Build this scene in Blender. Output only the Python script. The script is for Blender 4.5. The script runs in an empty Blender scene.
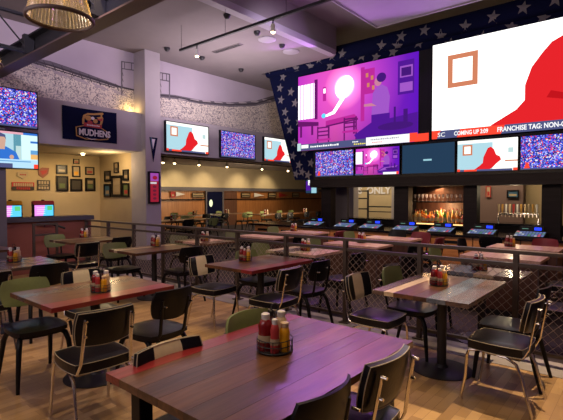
import bpy, bmesh, math, random
from mathutils import Vector, Matrix
random.seed(7)
PI = math.pi
C = bpy.context.scene.collection
# ------------------------------------------------------------------ camera
F = 443.0; CX = 281.5; CY = 210.0; HZ = 195.5; EYE = 1.55
yaw = math.radians(40.1); pit = math.atan((CY-HZ)/F)
fw = Vector((-math.sin(yaw)*math.cos(pit), math.cos(yaw)*math.cos(pit), -math.sin(pit)))
rt = Vector((math.cos(yaw), math.sin(yaw), 0)); up = rt.cross(fw)
cd = bpy.data.cameras.new('camera'); cam = bpy.data.objects.new('camera', cd); C.objects.link(cam)
cd.sensor_width = 36; cd.lens = F/563*36; cd.clip_start = .05; cd.clip_end = 100
M = Matrix((rt, up, -fw)).transposed().to_4x4(); M.translation = Vector((0, 0, EYE)); cam.matrix_world = M
bpy.context.scene.camera = cam

def ray(px, py): return fw + rt*((px-CX)/F) - up*((py-CY)/F)
def onX(px, py, x):
    d = ray(px, py); t = x/d.x; return (d.y*t, EYE+d.z*t)          # (y, z) on the wall plane x
def onY(px, py, y):
    d = ray(px, py); t = y/d.y; return (d.x*t, EYE+d.z*t)          # (x, z) on the wall plane y
def onZ(px, py, z):
    d = ray(px, py); t = (z-EYE)/d.z; return (d.x*t, d.y*t)

# ------------------------------------------------------------------ materials
def mat(name, col, rough=.5, metal=0, em=0, emcol=None, coat=0, trans=0, spec=None, bump=0, bscale=40, alpha=1):
    m = bpy.data.materials.new(name); m.use_nodes = True
    nt = m.node_tree; b = nt.nodes['Principled BSDF']
    b.inputs['Base Color'].default_value = (*col, 1); b.inputs['Roughness'].default_value = rough
    b.inputs['Metallic'].default_value = metal; b.inputs['Coat Weight'].default_value = coat
    b.inputs['Coat Roughness'].default_value = .15
    b.inputs['Transmission Weight'].default_value = trans; b.inputs['Alpha'].default_value = alpha
    if spec is not None: b.inputs['Specular IOR Level'].default_value = spec
    if em:
        b.inputs['Emission Color'].default_value = (*(emcol or col), 1); b.inputs['Emission Strength'].default_value = em
    # subtle surface variation so that every material is procedural
    tc = nt.nodes.new('ShaderNodeTexCoord'); n = nt.nodes.new('ShaderNodeTexNoise'); n.inputs['Scale'].default_value = bscale
    nt.links.new(tc.outputs['Object'], n.inputs['Vector'])
    if not em:
        mx = nt.nodes.new('ShaderNodeMixRGB'); mx.blend_type = 'MULTIPLY'; mx.inputs[0].default_value = .18
        mx.inputs[1].default_value = (*col, 1); nt.links.new(n.outputs['Fac'], mx.inputs[2])
        nt.links.new(mx.outputs[0], b.inputs['Base Color'])
    if bump:
        bp = nt.nodes.new('ShaderNodeBump'); bp.inputs['Strength'].default_value = bump; bp.inputs['Distance'].default_value = .01
        nt.links.new(n.outputs['Fac'], bp.inputs['Height']); nt.links.new(bp.outputs[0], b.inputs['Normal'])
    return m
def nodes(name, rough=.5):
    m = bpy.data.materials.new(name); m.use_nodes = True; nt = m.node_tree
    b = nt.nodes['Principled BSDF']; b.inputs['Roughness'].default_value = rough
    tc = nt.nodes.new('ShaderNodeTexCoord')
    return m, nt, b, tc
def add(nt, typ, **k):
    n = nt.nodes.new(typ)
    for a, v in k.items():
        if a.startswith('_'): setattr(n, a[1:], v)
        else: n.inputs[a.replace('__', ' ')].default_value = v
    return n
def ramp(nt, stops, interp='LINEAR'):
    r = nt.nodes.new('ShaderNodeValToRGB'); e = r.color_ramp.elements; r.color_ramp.interpolation = interp
    while len(e) < len(stops): e.new(.5)
    for i, (p, c) in enumerate(stops): e[i].position = p; e[i].color = (*c, 1)
    return r
def wood(name, c1, c2, rough=.3, axis='Y', scale=3.0, coat=.3, bump=.25):
    m, nt, b, tc = nodes(name, rough)
    mp = nt.nodes.new('ShaderNodeMapping')
    s = {'X': (.8, 9, 9), 'Y': (9, .8, 9), 'Z': (9, 9, .6)}[axis]
    mp.inputs['Scale'].default_value = s
    n = add(nt, 'ShaderNodeTexNoise', Scale=scale, Detail=6.0, Distortion=.6)
    r = ramp(nt, [(.3, c1), (.7, c2)])
    L = nt.links.new
    L(tc.outputs['Object'], mp.inputs[0]); L(mp.outputs[0], n.inputs['Vector']); L(n.outputs['Fac'], r.inputs[0]); L(r.outputs[0], b.inputs['Base Color'])
    bp = nt.nodes.new('ShaderNodeBump'); bp.inputs['Strength'].default_value = bump; bp.inputs['Distance'].default_value = .007
    L(n.outputs['Fac'], bp.inputs['Height']); L(bp.outputs[0], b.inputs['Normal']); L(bp.outputs[0], b.inputs['Coat Normal'])
    b.inputs['Coat Weight'].default_value = min(1, coat*2); b.inputs['Coat Roughness'].default_value = .2
    if 'espresso' in name: b.inputs['Specular IOR Level'].default_value = .15
    return m
MT = {}
MT['wood_brown'] = wood('brown plank', (.075, .028, .011), (.16, .066, .026), .33)
MT['wood_dark'] = wood('dark plank', (.045, .018, .009), (.10, .042, .020), .33)
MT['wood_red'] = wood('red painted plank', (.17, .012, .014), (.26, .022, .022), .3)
MT['wood_cream'] = wood('pale worn plank', (.42, .30, .17), (.62, .5, .34), .35)
MT['wood_blue'] = wood('blue grey plank', (.07, .09, .13), (.2, .22, .26), .25)
MT['wood_grey'] = wood('grey brown plank', (.075, .048, .038), (.15, .10, .08), .25)
MT['wood_edge'] = wood('table edge', (.04, .016, .01), (.09, .04, .02), .4)
MT['wood_panel'] = wood('orange oak panelling', (.28, .105, .035), (.44, .19, .07), .4, 'Z', 2.0, .1, .05)
MT['wood_bar'] = wood('bar front oak', (.36, .14, .045), (.56, .25, .09), .4, 'X', 2.0, .1, .05)
MT['wood_base'] = wood('brown pedestal board', (.075, .03, .02), (.14, .06, .036), .5, 'Z', 2.0, .0, .1)
MT['pink_top'] = wood('waxed pink brown plank', (.56, .30, .23), (.80, .52, .42), .35)
MT['cream_leather'] = mat('cream vinyl', (.72, .62, .44), .45, bump=.1)
MT['vinyl'] = mat('black vinyl', (.004, .004, .008), .30, coat=.0, spec=.32, bump=.08, bscale=60)
MT['piping'] = mat('pale piping', (.42, .36, .26), .4)
MT['chrome'] = mat('chrome', (.78, .74, .68), .16, 1)
MT['green_vinyl'] = mat('olive green fabric', (.18, .215, .075), .7, bump=.1)
MT['red_vinyl'] = mat('dark red vinyl', (.16, .01, .022), .45)
MT['blackwood'] = mat('black lacquered wood', (.004, .004, .006), .4, coat=.0, spec=.25)
MT['blackmetal'] = mat('black powder coat', (.013, .012, .015), .5)
MT['rail'] = mat('bronze painted steel', (.10, .075, .06), .45, .3)
MT['wire'] = mat('galvanised wire', (.42, .33, .27), .5, .2)
MT['steel'] = mat('dark structural steel', (.010, .009, .015), .6)
MT['flange'] = mat('red brown and lit flange steel', (.085, .05, .052), .55)  # reddish light on the girder's lower flange is put into this colour
MT['paint'] = mat('warm grey paint', (.42, .38, .40), .85, bscale=3)
MT['beige'] = mat('beige paint', (.50, .38, .22), .85, bscale=3)
MT['cream'] = mat('cream paint', (.62, .52, .36), .85, bscale=3)
MT['greypaint'] = mat('slate grey paint', (.12, .11, .14), .7, bscale=3)
MT['maroon'] = mat('maroon wainscot', (.27, .085, .055), .6, bscale=5)
MT['capstone'] = mat('dark grey ledge', (.075, .072, .09), .5)
MT['ceil'] = mat('ceiling paint', (.24, .205, .21), .9, bscale=2)
MT['ceil2'] = mat('ceiling cloud paint', (.36, .32, .37), .7, bscale=2)
MT['tapwall'] = mat('mauve brown paint', (.16, .10, .09), .8)
MT['darkwood'] = wood('espresso wood', (.004, .003, .006), (.010, .007, .011), .6, 'X', 2.0, .0, .05)
MT['granite'] = mat('black granite', (.006, .006, .010), .15, coat=.2)
MT['navy'] = mat('navy fabric', (.004, .006, .034), .9, bscale=8, spec=.1)
MT['star'] = mat('silver grey star', (.17, .155, .165), .8)
MT['plastic'] = mat('black plastic', (.006, .006, .009), .5, spec=.25)
MT['white'] = mat('white plastic', (.75, .72, .68), .4)
MT['red'] = mat('ketchup red', (.19, .006, .008), .25, coat=.3)
MT['yellow'] = mat('mustard yellow', (.75, .36, .01), .3, coat=.2)
MT['tan'] = mat('mayonnaise tan', (.68, .5, .3), .35)
MT['sauce'] = mat('brown sauce', (.06, .015, .008), .2, coat=.4)
MT['label'] = mat('paper label', (.42, .32, .20), .5)
MT['gold'] = mat('gold print', (.50, .27, .06), .6)
MT['redprint'] = mat('red print', (.42, .03, .03), .6)
MT['silverprint'] = mat('silver print', (.75, .72, .75), .6)
MT['picture_dark'] = mat('dark photograph print', (.06, .05, .04), .3, bscale=30)
MT['picture_tan'] = mat('tan photograph print', (.36, .26, .15), .3, bscale=30)
MT['picture_green'] = mat('green photograph print', (.12, .16, .06), .3, bscale=30)
MT['picture_blue'] = mat('blue photograph print', (.05, .12, .2), .3, bscale=30)
MT['picture_red'] = mat('red photograph print', (.4, .04, .04), .3, bscale=30)
MT['shelf_glass'] = mat('pale shelf', (.5, .45, .35), .2)
def emis(name, col, s=1.0):
    m = bpy.data.materials.new(name); m.use_nodes = True; nt = m.node_tree; nt.nodes.clear()
    e = nt.nodes.new('ShaderNodeEmission'); o = nt.nodes.new('ShaderNodeOutputMaterial')
    e.inputs[0].default_value = (*col, 1); e.inputs[1].default_value = s; nt.links.new(e.outputs[0], o.inputs[0]); return m
EM = {}
SCR = .8
def E_(key, col, s=1.0):
    if key not in EM: EM[key] = emis('lit '+key, col, s*SCR)
    return EM[key]
def crowd_mat(name, sc, cols, s):
    m = bpy.data.materials.new(name); m.use_nodes = True; nt = m.node_tree; nt.nodes.clear()
    tc = nt.nodes.new('ShaderNodeTexCoord'); v = add(nt, 'ShaderNodeTexVoronoi', Scale=sc); sp = nt.nodes.new('ShaderNodeSeparateColor')
    r = ramp(nt, cols, 'CONSTANT'); e = nt.nodes.new('ShaderNodeEmission'); e.inputs[1].default_value = s
    o = nt.nodes.new('ShaderNodeOutputMaterial'); L = nt.links.new
    L(tc.outputs['Object'], v.inputs['Vector']); L(v.outputs['Color'], sp.inputs[0]); L(sp.outputs[0], r.inputs[0]); L(r.outputs[0], e.inputs[0]); L(e.outputs[0], o.inputs[0])
    return m
EM['crowd'] = crowd_mat('crowd in blue shirts on screen', 55, [(0, (.02, .03, .30)), (.34, (.06, .08, .75)), (.58, (.25, .3, .85)), (.72, (.02, .02, .06)), (.80, (.75, .05, .08)), (.90, (.75, .75, .85))], 1.0*SCR)

# ------------------------------------------------------------------ mesh builder
class MB:
    def __init__(s): s.v = []; s.f = []; s.m = []; s.mats = []
    def mi(s, m):
        if isinstance(m, str): m = MT[m] if m in MT else EM[m]
        if m not in s.mats: s.mats.append(m)
        return s.mats.index(m)
    def add(s, vs, fs, m):
        k = len(s.v); i = s.mi(m); s.v += [tuple(v) for v in vs]
        for f in fs: s.f.append([k+a for a in f]); s.m.append(i)
        return s
    def box(s, x0, x1, y0, y1, z0, z1, m):
        vs = [(x, y, z) for x in (x0, x1) for y in (y0, y1) for z in (z0, z1)]
        return s.add(vs, [(0, 1, 3, 2), (4, 6, 7, 5), (0, 4, 5, 1), (2, 3, 7, 6), (0, 2, 6, 4), (1, 5, 7, 3)], m)
    def tube(s, pts, r, m, n=8, closed=False, flat=1.0):
        pts = [Vector(p) for p in pts]; N = len(pts); rs = r if isinstance(r, (list, tuple)) else [r]*N
        vs = []; prev = None
        for i, p in enumerate(pts):
            a = pts[(i-1) % N] if (closed or i > 0) else p; b = pts[(i+1) % N] if (closed or i < N-1) else p
            d = (b-a).normalized()
            if prev is None:
                u = d.cross(Vector((0, 0, 1)))
                if u.length < .05: u = d.cross(Vector((0, 1, 0)))
            else: u = prev - d*prev.dot(d)
            u.normalize(); prev = u; w = d.cross(u)
            for k in range(n):
                t = 2*PI*k/n; vs.append(p + u*(rs[i]*math.cos(t)) + w*(rs[i]*flat*math.sin(t)))
        fs = []
        for i in range(N if closed else N-1):
            for k in range(n):
                j = (i+1) % N; fs.append((i*n+k, i*n+(k+1) % n, j*n+(k+1) % n, j*n+k))
        if not closed: fs += [tuple(range(n-1, -1, -1)), tuple((N-1)*n+k for k in range(n))]
        return s.add(vs, fs, m)
    def lathe(s, prof, m, n=20, c=(0, 0, 0)):
        vs = []; fs = []
        for (r, z) in prof:
            for k in range(n):
                t = 2*PI*k/n; vs.append((c[0]+r*math.cos(t), c[1]+r*math.sin(t), c[2]+z))
        for i in range(len(prof)-1):
            for k in range(n): fs.append((i*n+k, i*n+(k+1) % n, (i+1)*n+(k+1) % n, (i+1)*n+k))
        if prof[0][0] > 1e-5: fs.append(tuple(range(n-1, -1, -1)))
        if prof[-1][0] > 1e-5: fs.append(tuple((len(prof)-1)*n+k for k in range(n)))
        return s.add(vs, fs, m)
    def prism(s, poly, axis, a0, a1, m):
        # poly of 2d points extruded along axis from a0 to a1
        def P(p, a): return {'X': (a, p[0], p[1]), 'Y': (p[0], a, p[1]), 'Z': (p[0], p[1], a)}[axis]
        n = len(poly); vs = [P(p, a0) for p in poly]+[P(p, a1) for p in poly]
        fs = [tuple(range(n)), tuple(range(2*n-1, n-1, -1))]+[(i, i+n, (i+1) % n+n, (i+1) % n) for i in range(n)]
        return s.add(vs, fs, m)
    def flat(s, poly, axis, a, m):
        def P(p): return {'X': (a, p[0], p[1]), 'Y': (p[0], a, p[1]), 'Z': (p[0], p[1], a)}[axis]
        return s.add([P(p) for p in poly], [tuple(range(len(poly)))], m)
    def pad(s, w, h, th, k, curve, mfun, nu=14, nv=8, T=None, wall=.62):
        """cushion: local u across (w half width), v up (h half height), thickness th; corner rounding k; bows by curve."""
        T = T or Matrix.Identity(4); vs = []
        idx = {}
        for side in (0, 1):
            for i in range(nu+1):
                for j in range(nv+1):
                    u = -1+2*i/nu; v = -1+2*j/nv
                    y = w*u*math.sqrt(1-k*v*v/2); z = h*v*math.sqrt(1-k*u*u/2)
                    pil = max(0, (1-u**4)*(1-v**4))
                    x = curve*(u*u) + th/2*(wall+(1-wall)*pil**.5)*(1 if side else -1)
                    idx[side, i, j] = len(vs); vs.append(T @ Vector((x, y, z)))
        base = len(s.v); s.v += [tuple(v) for v in vs]
        for side in (0, 1):
            for i in range(nu):
                for j in range(nv):
                    q = [idx[side, i, j], idx[side, i+1, j], idx[side, i+1, j+1], idx[side, i, j+1]]
                    if not side: q.reverse()
                    s.f.append([base+a for a in q]); s.m.append(s.mi(mfun((i+.5)/nu)))
        ring = [(i, 0) for i in range(nu)]+[(nu, j) for j in range(nv)]+[(nu-i, nv) for i in range(nu)]+[(0, nv-j) for j in range(nv)]
        for a in range(len(ring)):
            p, q = ring[a], ring[(a+1) % len(ring)]
            s.f.append([base+idx[0, p[0], p[1]], base+idx[0, q[0], q[1]], base+idx[1, q[0], q[1]], base+idx[1, p[0], p[1]]]); s.m.append(s.mi(mfun(((p[0]+q[0])/2)/nu)))
        return s
    def rim(s, w, h, k, curve, r, m, T=None, off=0, nu=14, nv=8):
        T = T or Matrix.Identity(4); pts = []
        ring = [(-1+2*i/nu, -1) for i in range(nu)]+[(1, -1+2*j/nv) for j in range(nv)]+[(1-2*i/nu, 1) for i in range(nu)]+[(-1, 1-2*j/nv) for j in range(nv)]
        for u, v in ring:
            pts.append(T @ Vector((curve*u*u+off, w*u*math.sqrt(1-k*v*v/2), h*v*math.sqrt(1-k*u*u/2))))
        return s.tube(pts, r, m, 6, True)
    def build(s, name, parent=None, smooth=False, bevel=0, loc=None, rot=None):
        me = bpy.data.meshes.new(name); me.from_pydata(s.v, [], s.f)
        for m in s.mats: me.materials.append(m)
        for p, i in zip(me.polygons, s.m): p.material_index = i; p.use_smooth = smooth
        bm = bmesh.new(); bm.from_mesh(me); bmesh.ops.recalc_face_normals(bm, faces=bm.faces)
        if bevel:
            bmesh.ops.bevel(bm, geom=[e for e in bm.edges], offset=bevel, segments=2, profile=.5, affect='EDGES')
        bm.to_mesh(me); bm.free()
        if smooth:
            try: me.set_sharp_from_angle(angle=math.radians(45))
            except Exception: pass
        o = bpy.data.objects.new(name, me); C.objects.link(o); o.parent = parent
        if loc: o.location = loc
        if rot: o.rotation_euler = rot
        return o
def tag(o, label=None, cat=None, group=None, kind=None):
    if label: o['label'] = label
    if cat: o['category'] = cat
    if group: o['group'] = group
    if kind: o['kind'] = kind
    return o
def thing(name, label, cat, loc=(0, 0, 0), rot=0, group=None):
    o = bpy.data.objects.new(name, None); C.objects.link(o); o.location = loc; o.rotation_euler = (0, 0, rot); o.empty_display_size = .1
    return tag(o, label, cat, group)
def struct(o): o['kind'] = 'structure'; return o
def kids(o): return [c for c in C.objects if c.parent == o]
def tree(o): return (o, [tree(c) for c in kids(o)])
def _cp(t, par):
    c = t[0].copy(); C.objects.link(c); c.parent = par
    for ch in t[1]: _cp(ch, c)
    return c
TREES = {}
def dup(src, label, loc, rot=0, group=None, scale=None):
    if src.name not in TREES: TREES[src.name] = tree(src); src['used'] = 0
    if not src['used']: c = src; src['used'] = 1
    else: c = _cp(TREES[src.name], None)
    c.location = loc; c.rotation_euler = (0, 0, rot); c['label'] = label
    if group: c['group'] = group
    if scale: c.scale = scale
    return c
def clean():
    for o in C.objects:
        if 'used' in o: del o['used']
def text(s, size, m, parent, loc, rot, name='lettering', ext=.002, sx=1.0, align='LEFT', bold=0):
    cu = bpy.data.curves.new('t', 'FONT'); cu.body = s; cu.size = size; cu.extrude = ext; cu.align_x = align; cu.offset = bold; cu.resolution_u = 3
    t = bpy.data.objects.new('t', cu); C.objects.link(t); bpy.context.view_layer.update()
    me = bpy.data.meshes.new_from_object(t.evaluated_get(bpy.context.evaluated_depsgraph_get()))
    bpy.data.objects.remove(t)
    me.materials.clear(); me.materials.append(MT[m] if isinstance(m, str) and m in MT else (EM[m] if isinstance(m, str) else m))
    o = bpy.data.objects.new(name, me); C.objects.link(o); o.parent = parent; o.location = loc; o.rotation_euler = rot; o.scale = (sx, 1, 1)
    return o

# ================================================================== ROOM
def sbox(name, *a): return struct(MB().box(*a).build(name))
# floor
m, nt, b, tc = nodes('oak block parquet', .38)
mp = nt.nodes.new('ShaderNodeMapping'); mp.inputs['Rotation'].default_value = (0, 0, PI/2)
br = nt.nodes.new('ShaderNodeTexBrick'); br.offset = .5; br.inputs['Scale'].default_value = 1.0
br.inputs['Brick Width'].default_value = .42; br.inputs['Row Height'].default_value = .075; br.inputs['Mortar Size'].default_value = .0012
br.inputs['Color1'].default_value = (.25, .145, .065, 1); br.inputs['Color2'].default_value = (.47, .30, .145, 1); br.inputs['Mortar'].default_value = (.16, .08, .035, 1)
br.inputs['Bias'].default_value = .0
n = add(nt, 'ShaderNodeTexNoise', Scale=2.2, Detail=4.0); r = ramp(nt, [(.35, (.78, .78, .78)), (.65, (1.1, 1.1, 1.1))])
mx = nt.nodes.new('ShaderNodeMixRGB'); mx.blend_type = 'MULTIPLY'; mx.inputs[0].default_value = 1
L = nt.links.new
L(tc.outputs['Object'], mp.inputs[0]); L(mp.outputs[0], br.inputs['Vector']); L(tc.outputs['Object'], n.inputs['Vector']); L(n.outputs['Fac'], r.inputs[0])
L(br.outputs['Color'], mx.inputs[1]); L(r.outputs[0], mx.inputs[2]); L(mx.outputs[0], b.inputs['Base Color'])
MT['parquet'] = m
MT['carpet'] = mat('dark carpet tile', (.035, .024, .032), .95, bscale=25)
MT['concrete'] = mat('grey threshold strip', (.34, .31, .33), .5, bscale=12)
struct(MB().box(-9.5, 3, -4, 4.36, -.1, 0, 'parquet').build('floor'))
struct(MB().box(-17, 3, 4.74, 26, -.1, 0, 'carpet').box(-17, -9.5, -4, 4.74, -.1, 0, 'carpet').build('floor_lounge'))
struct(MB().box(-9.5, 3, 4.36, 4.74, -.1, .004, 'concrete').build('trim_1'))
# left side
sbox('wall_left_band', -9.9, -9.45, -4, 14, 2.6, 3.52, 'paint')
# stadium mural: crowd, stands and sky printed on the wall
m, nt, b, tc = nodes('printed stadium crowd', .85)
v = add(nt, 'ShaderNodeTexVoronoi', Scale=42.0); sp = nt.nodes.new('ShaderNodeSeparateColor')
n = add(nt, 'ShaderNodeTexNoise', Scale=9.0, Detail=8.0, Roughness=.8)
r = ramp(nt, [(.30, (.13, .11, .13)), (.42, (.38, .34, .34)), (.56, (.78, .70, .60))])
v2 = nt.nodes.new('ShaderNodeMixRGB'); v2.inputs[0].default_value = .32
L = nt.links.new; L(tc.outputs['Object'], v.inputs['Vector']); L(v.outputs['Color'], sp.inputs[0]); L(tc.outputs['Object'], n.inputs['Vector'])
L(n.outputs['Fac'], v2.inputs[1]); L(sp.outputs[0], v2.inputs[2]); L(v2.outputs[0], r.inputs[0]); L(r.outputs[0], b.inputs['Base Color'])
MT['m_crowd'] = m
m, nt, b, tc = nodes('printed pale sky', .85)
n = add(nt, 'ShaderNodeTexNoise', Scale=.7, Detail=3.0); r = ramp(nt, [(.3, (.44, .38, .46)), (.7, (.56, .49, .57))])
L = nt.links.new; L(tc.outputs['Object'], n.inputs['Vector']); L(n.outputs['Fac'], r.inputs[0]); L(r.outputs[0], b.inputs['Base Color'])
MT['m_sky'] = m
MT['m_stand'] = mat('printed grey stand roof', (.17, .15, .18), .85, bscale=20)
MT['m_steel'] = mat('printed dark girder', (.07, .06, .075), .85, bscale=20)
MT['m_light'] = mat('printed light deck', (.50, .44, .46), .85, bscale=20)
mw = MB().box(-9.95, -9.75, -4, 14, 3.52, 5.7, 'm_sky')
XM = -9.747
def mural(pts, mm, off=0): mw.flat([onX(px, py, XM) for px, py in pts], 'X', XM+off, mm)
mural([(-60, 40), (0, 55), (30, 59), (50, 62), (80, 73), (110, 83), (137, 92), (137, 122), (37, 100), (-60, 84)], 'm_crowd', .001)
mural([(-10, 48), (30, 57), (50, 61), (80, 71), (118, 85), (118, 88), (80, 76), (50, 66), (30, 63), (-10, 56)], 'm_stand', .002)
for a in (0, 1, 2, 3, 4): mural([(32+a*20, 63+a*6.6), (44+a*20, 67+a*6.6), (50+a*20, 71.5+a*6.6), (36+a*20, 67.5+a*6.6)], 'm_light', .003)
mural([(30, 58.5), (120, 86), (137, 90), (137, 91.5), (120, 88), (30, 60)], 'm_steel', .004)
mural([(30, 61), (115, 87.5), (115, 88.5), (30, 62.2)], 'm_steel', .004)
for a in range(10):
    x = 34+a*9; mural([(x, 57.5+a*2.9), (x+.8, 57.7+a*2.9), (x+4, 65+a*2.9), (x+3.2, 65+a*2.9)], 'm_steel', .005)
def tower(x, y, w, h):
    for q in ([(x, y), (x+1.2, y), (x+1.2, y+h), (x, y+h)], [(x+w-1.2, y+2), (x+w, y+2), (x+w, y+h+4), (x+w-1.2, y+h+4)],
              [(x, y), (x+w, y+2), (x+w, y+3), (x, y+1)], [(x, y+7), (x+w, y+9), (x+w, y+10), (x, y+8)],
              [(x+3, y+1), (x+3.8, y+1), (x+3.8, y+8), (x+3, y+8)], [(x+w-4, y+2), (x+w-3.2, y+2), (x+w-3.2, y+9), (x+w-4, y+9)]): mural(q, 'm_stand', .006)
    for a in range(4): mural([(x+.5, y+10+a*6), (x+1, y+10+a*6), (x+2.4, y+15+a*6), (x+1.8, y+15+a*6)], 'm_stand', .006)
tower(121, 61, 14, 34); tower(159, 72, 11, 24)
mural([(155, 96), (175, 97), (200, 103), (230, 106), (255, 105), (280, 100), (330, 84), (330, 165), (155, 118)], 'm_crowd', .001)
mural([(155, 93), (175, 95), (200, 100), (230, 102.5), (255, 101), (285, 92), (330, 74), (330, 82), (285, 99), (255, 106), (230, 107), (200, 104), (175, 99), (155, 97)], 'm_stand', .002)
mural([(155, 94), (175, 96), (200, 101.5), (230, 104), (255, 103), (285, 94.5), (330, 77), (330, 78), (285, 95.7), (255, 104.5), (230, 105.3), (200, 102.8), (175, 97.5), (155, 95.5)], 'm_steel', .004)
for a in range(9): mural([(178+a*12, 100+(2-abs(a-4))*1.2), (186+a*12, 101+(2-abs(a-4))*1.2), (188+a*12, 103+(2-abs(a-4))*1.2), (179+a*12, 102+(2-abs(a-4))*1.2)], 'm_light', .003)
struct(mw.build('wall_left'))
sbox('wall_picture_alcove', -11.7, -11.5, -4, 6.2, 0, 2.8, 'beige')
sbox('wall_alcove_side', -11.5, -9.3, 6.02, 6.25, 0, 2.6, 'beige')
sbox('ceiling_alcove', -11.7, -9.9, -4, 6.1, 2.6, 2.75, 'cream')
struct(MB().box(-9.9, -9.27, 6.0, 6.42, 0, 4.999, 'paint').build('trim_column'))
struct(MB().box(-9.44, -9.1, 1.2, 2.97, 0, 3.45, 'greypaint').build('trim_pier'))
struct(MB().box(-9.62, -9.42, -4, 4.72, 0, 1.03, 'maroon').box(-9.7, -9.36, -4, 4.76, 1.03, 1.12, 'capstone').build('wall_low_maroon'))
# far room
XF = -17
fwb = MB().box(XF-.2, XF, 6, 26, 0, 1.78, 'wood_panel').box(XF-.2, XF, 6, 26, 1.95, 3.1, 'cream')
fwb.box(XF-.2, XF+.10, 6, 26, 1.78, 1.95, 'greypaint').box(XF, XF+.05, 6, 26, 1.32, 1.38, 'darkwood')
struct(fwb.build('wall_far_panelled'))
sbox('wall_far_end', -17, -9.4, 26, 26.2, 0, 3.1, 'wood_panel')
sbox('wall_far_side', -17, -11.5, 6.02, 6.2, 0, 3.1, 'beige')
sbox('ceiling_far', -17, -9.9, 6.2, 26, 3.0, 3.15, 'paint')
sbox('wall_bar_back', -9.4, 3, 14, 14.2, 0, 5.7, 'beige')
sbox('wall_bar_side', -9.45, -9.3, 14, 26, 0, 3.1, 'wood_panel')
sbox('wall_right', 3, 3.2, -4, 14, 0, 5.8, 'paint')
sbox('wall_front', -11.7, 3, -4.2, -4, 0, 5.8, 'paint')
# ceilings
struct(MB().box(-9.95, -6.15, 3.6, 9.35, 5.0, 5.1, 'ceil').box(-9.95, -8.65, 9.35, 14, 5.0, 5.1, 'ceil').build('ceiling'))
struct(MB().box(-9.95, 3, -4, 14, 5.7, 5.8, 'ceil').build('ceiling_high'))
struct(MB().box(-9.95, -6.15, -4, 3.6, 5.0, 5.1, 'ceil').build('ceiling_near'))
struct(MB().box(-6.2, -6.02, -4, 9.2, 4.97, 5.10, 'ceil2').box(-6.15, -6.1, -4, 9.35, 5.1, 5.7, 'ceil').build('trim_ceiling_step'))
# floating lavender cloud over the bar aisle
cl = thing('ceiling_cloud', 'pale floating ceiling panel with recessed slot above the big screens', 'ceiling panel', (-4.8, 0, 5.3))
MB().box(0, 6.5, 4.0, 9.0, 0, .12, 'ceil2').build('panel', cl); MB().box(1.3, 3.6, 7.1, 8.1, -.012, .0, 'ceil').box(1.34, 3.56, 7.14, 8.06, -.014, -.01, 'paint').build('access_hatch', cl)
MB().box(-.02, .0, 4, 9, -.03, .12, 'paint').box(0, 6.5, 8.98, 9.02, -.03, .12, 'paint').build('edge_trim', cl)
for x, y in ((.6, 5), (.6, 8), (5, 5), (5, 8)): MB().tube([(x, y, .12), (x, y, .4)], .01, 'blackmetal').build('hanger', cl)

# steel girder and joists
gd = thing('steel_girder', 'dark steel I beam crossing under the ceiling at upper left', 'beam', (0, 2.92, 3.75))
MB().box(-9.74, 3, -.11, .11, 0, .025, 'flange').build('lower_flange', gd); MB().box(-9.74, 3, -.010, .010, .025, .29, 'steel').build('web', gd)
MB().box(-9.74, 3, -.11, .11, .29, .315, 'steel').build('upper_flange', gd)
MB().box(.9, 1.0, -.1, .1, .315, 1.93, 'steel').build('bracket', gd); MB().box(2.6, 2.7, -.1, .1, .315, 1.93, 'steel').build('bracket', gd)
for i, (x, lab) in enumerate(((-7.6, 'open web steel joist meeting the girder nearer the left wall'), (-5.38, 'open web steel joist meeting the girder behind the glass pendant'))):
    j = thing('steel_joist', lab, 'joist', (x, 0, 3.79), 0, 'ceiling joists')
    MB().box(-.04, .04, -3.98, 2.90, 0, .045, 'steel').build('lower_chord', j); MB().box(-.03, .03, -3.98, 2.90, .56, .6, 'steel').build('upper_chord', j)
    for k in range(7):
        y = 2.85-k; MB().tube([(0, y, .03), (0, y-.5, .57)], .012, 'steel', 6).build('brace', j); MB().tube([(0, y-.5, .57), (0, y-1, .03)], .012, 'steel', 6).build('brace', j)
    MB().box(-.05, .05, 2.76, 2.90, -.01, .28, 'steel').build('end_plate', j)

# ================================================================== ceiling fittings
def small(name, label, cat, mb, loc, group=None, rot=0, smooth=True):
    return tag(mb.build(name, None, smooth, loc=loc, rot=(0, 0, rot)), label, cat, group)
trk = thing('track_light', 'long black track light hung on wires under the ceiling', 'track light', (-7.45, 5.64, 4.5))
MB().box(0, 8.5, -.02, .02, -.02, .025, 'blackmetal').build('track', trk)
for x in (.05, 1.35, 2.8, 4.5, 6.5): MB().tube([(x, 0, .02), (x, 0, .5 if x < 1.4 else 1.2)], .004, 'blackmetal', 5).build('hanging_wire', trk)
EM['bulb'] = emis('lit spot lens', (1, .72, .38), 9)
for px in (197, 273):
    x, z = onY(px, 50, 5.64); x += 7.45
    h = MB().tube([(x, 0, -.02), (x, 0, -.09)], .012, 'blackmetal').lathe([(.03, -.22), (.042, -.22), (.036, -.09), (.0, -.08)], 'white', 12, (x, 0, 0)).build('spot_head', trk, True)
    MB().lathe([(.0, -.25), (.03, -.24), (.038, -.215), (.0, -.21)], 'bulb', 12, (x, 0, 0)).build('lens', h)
for i, (px, py, lab) in enumerate(((267, 40, 'round white ceiling speaker nearer the track light'), (291, 52, 'round white ceiling speaker nearer the star fascia'))):
    x, y = onZ(px, py, 4.985); small('ceiling_speaker', lab, 'speaker', MB().lathe([(.0, -.012), (.17, -.012), (.2, 0), (.2, .014)], 'ceil2', 24), (x, y, 4.985), 'ceiling speakers')
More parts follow.
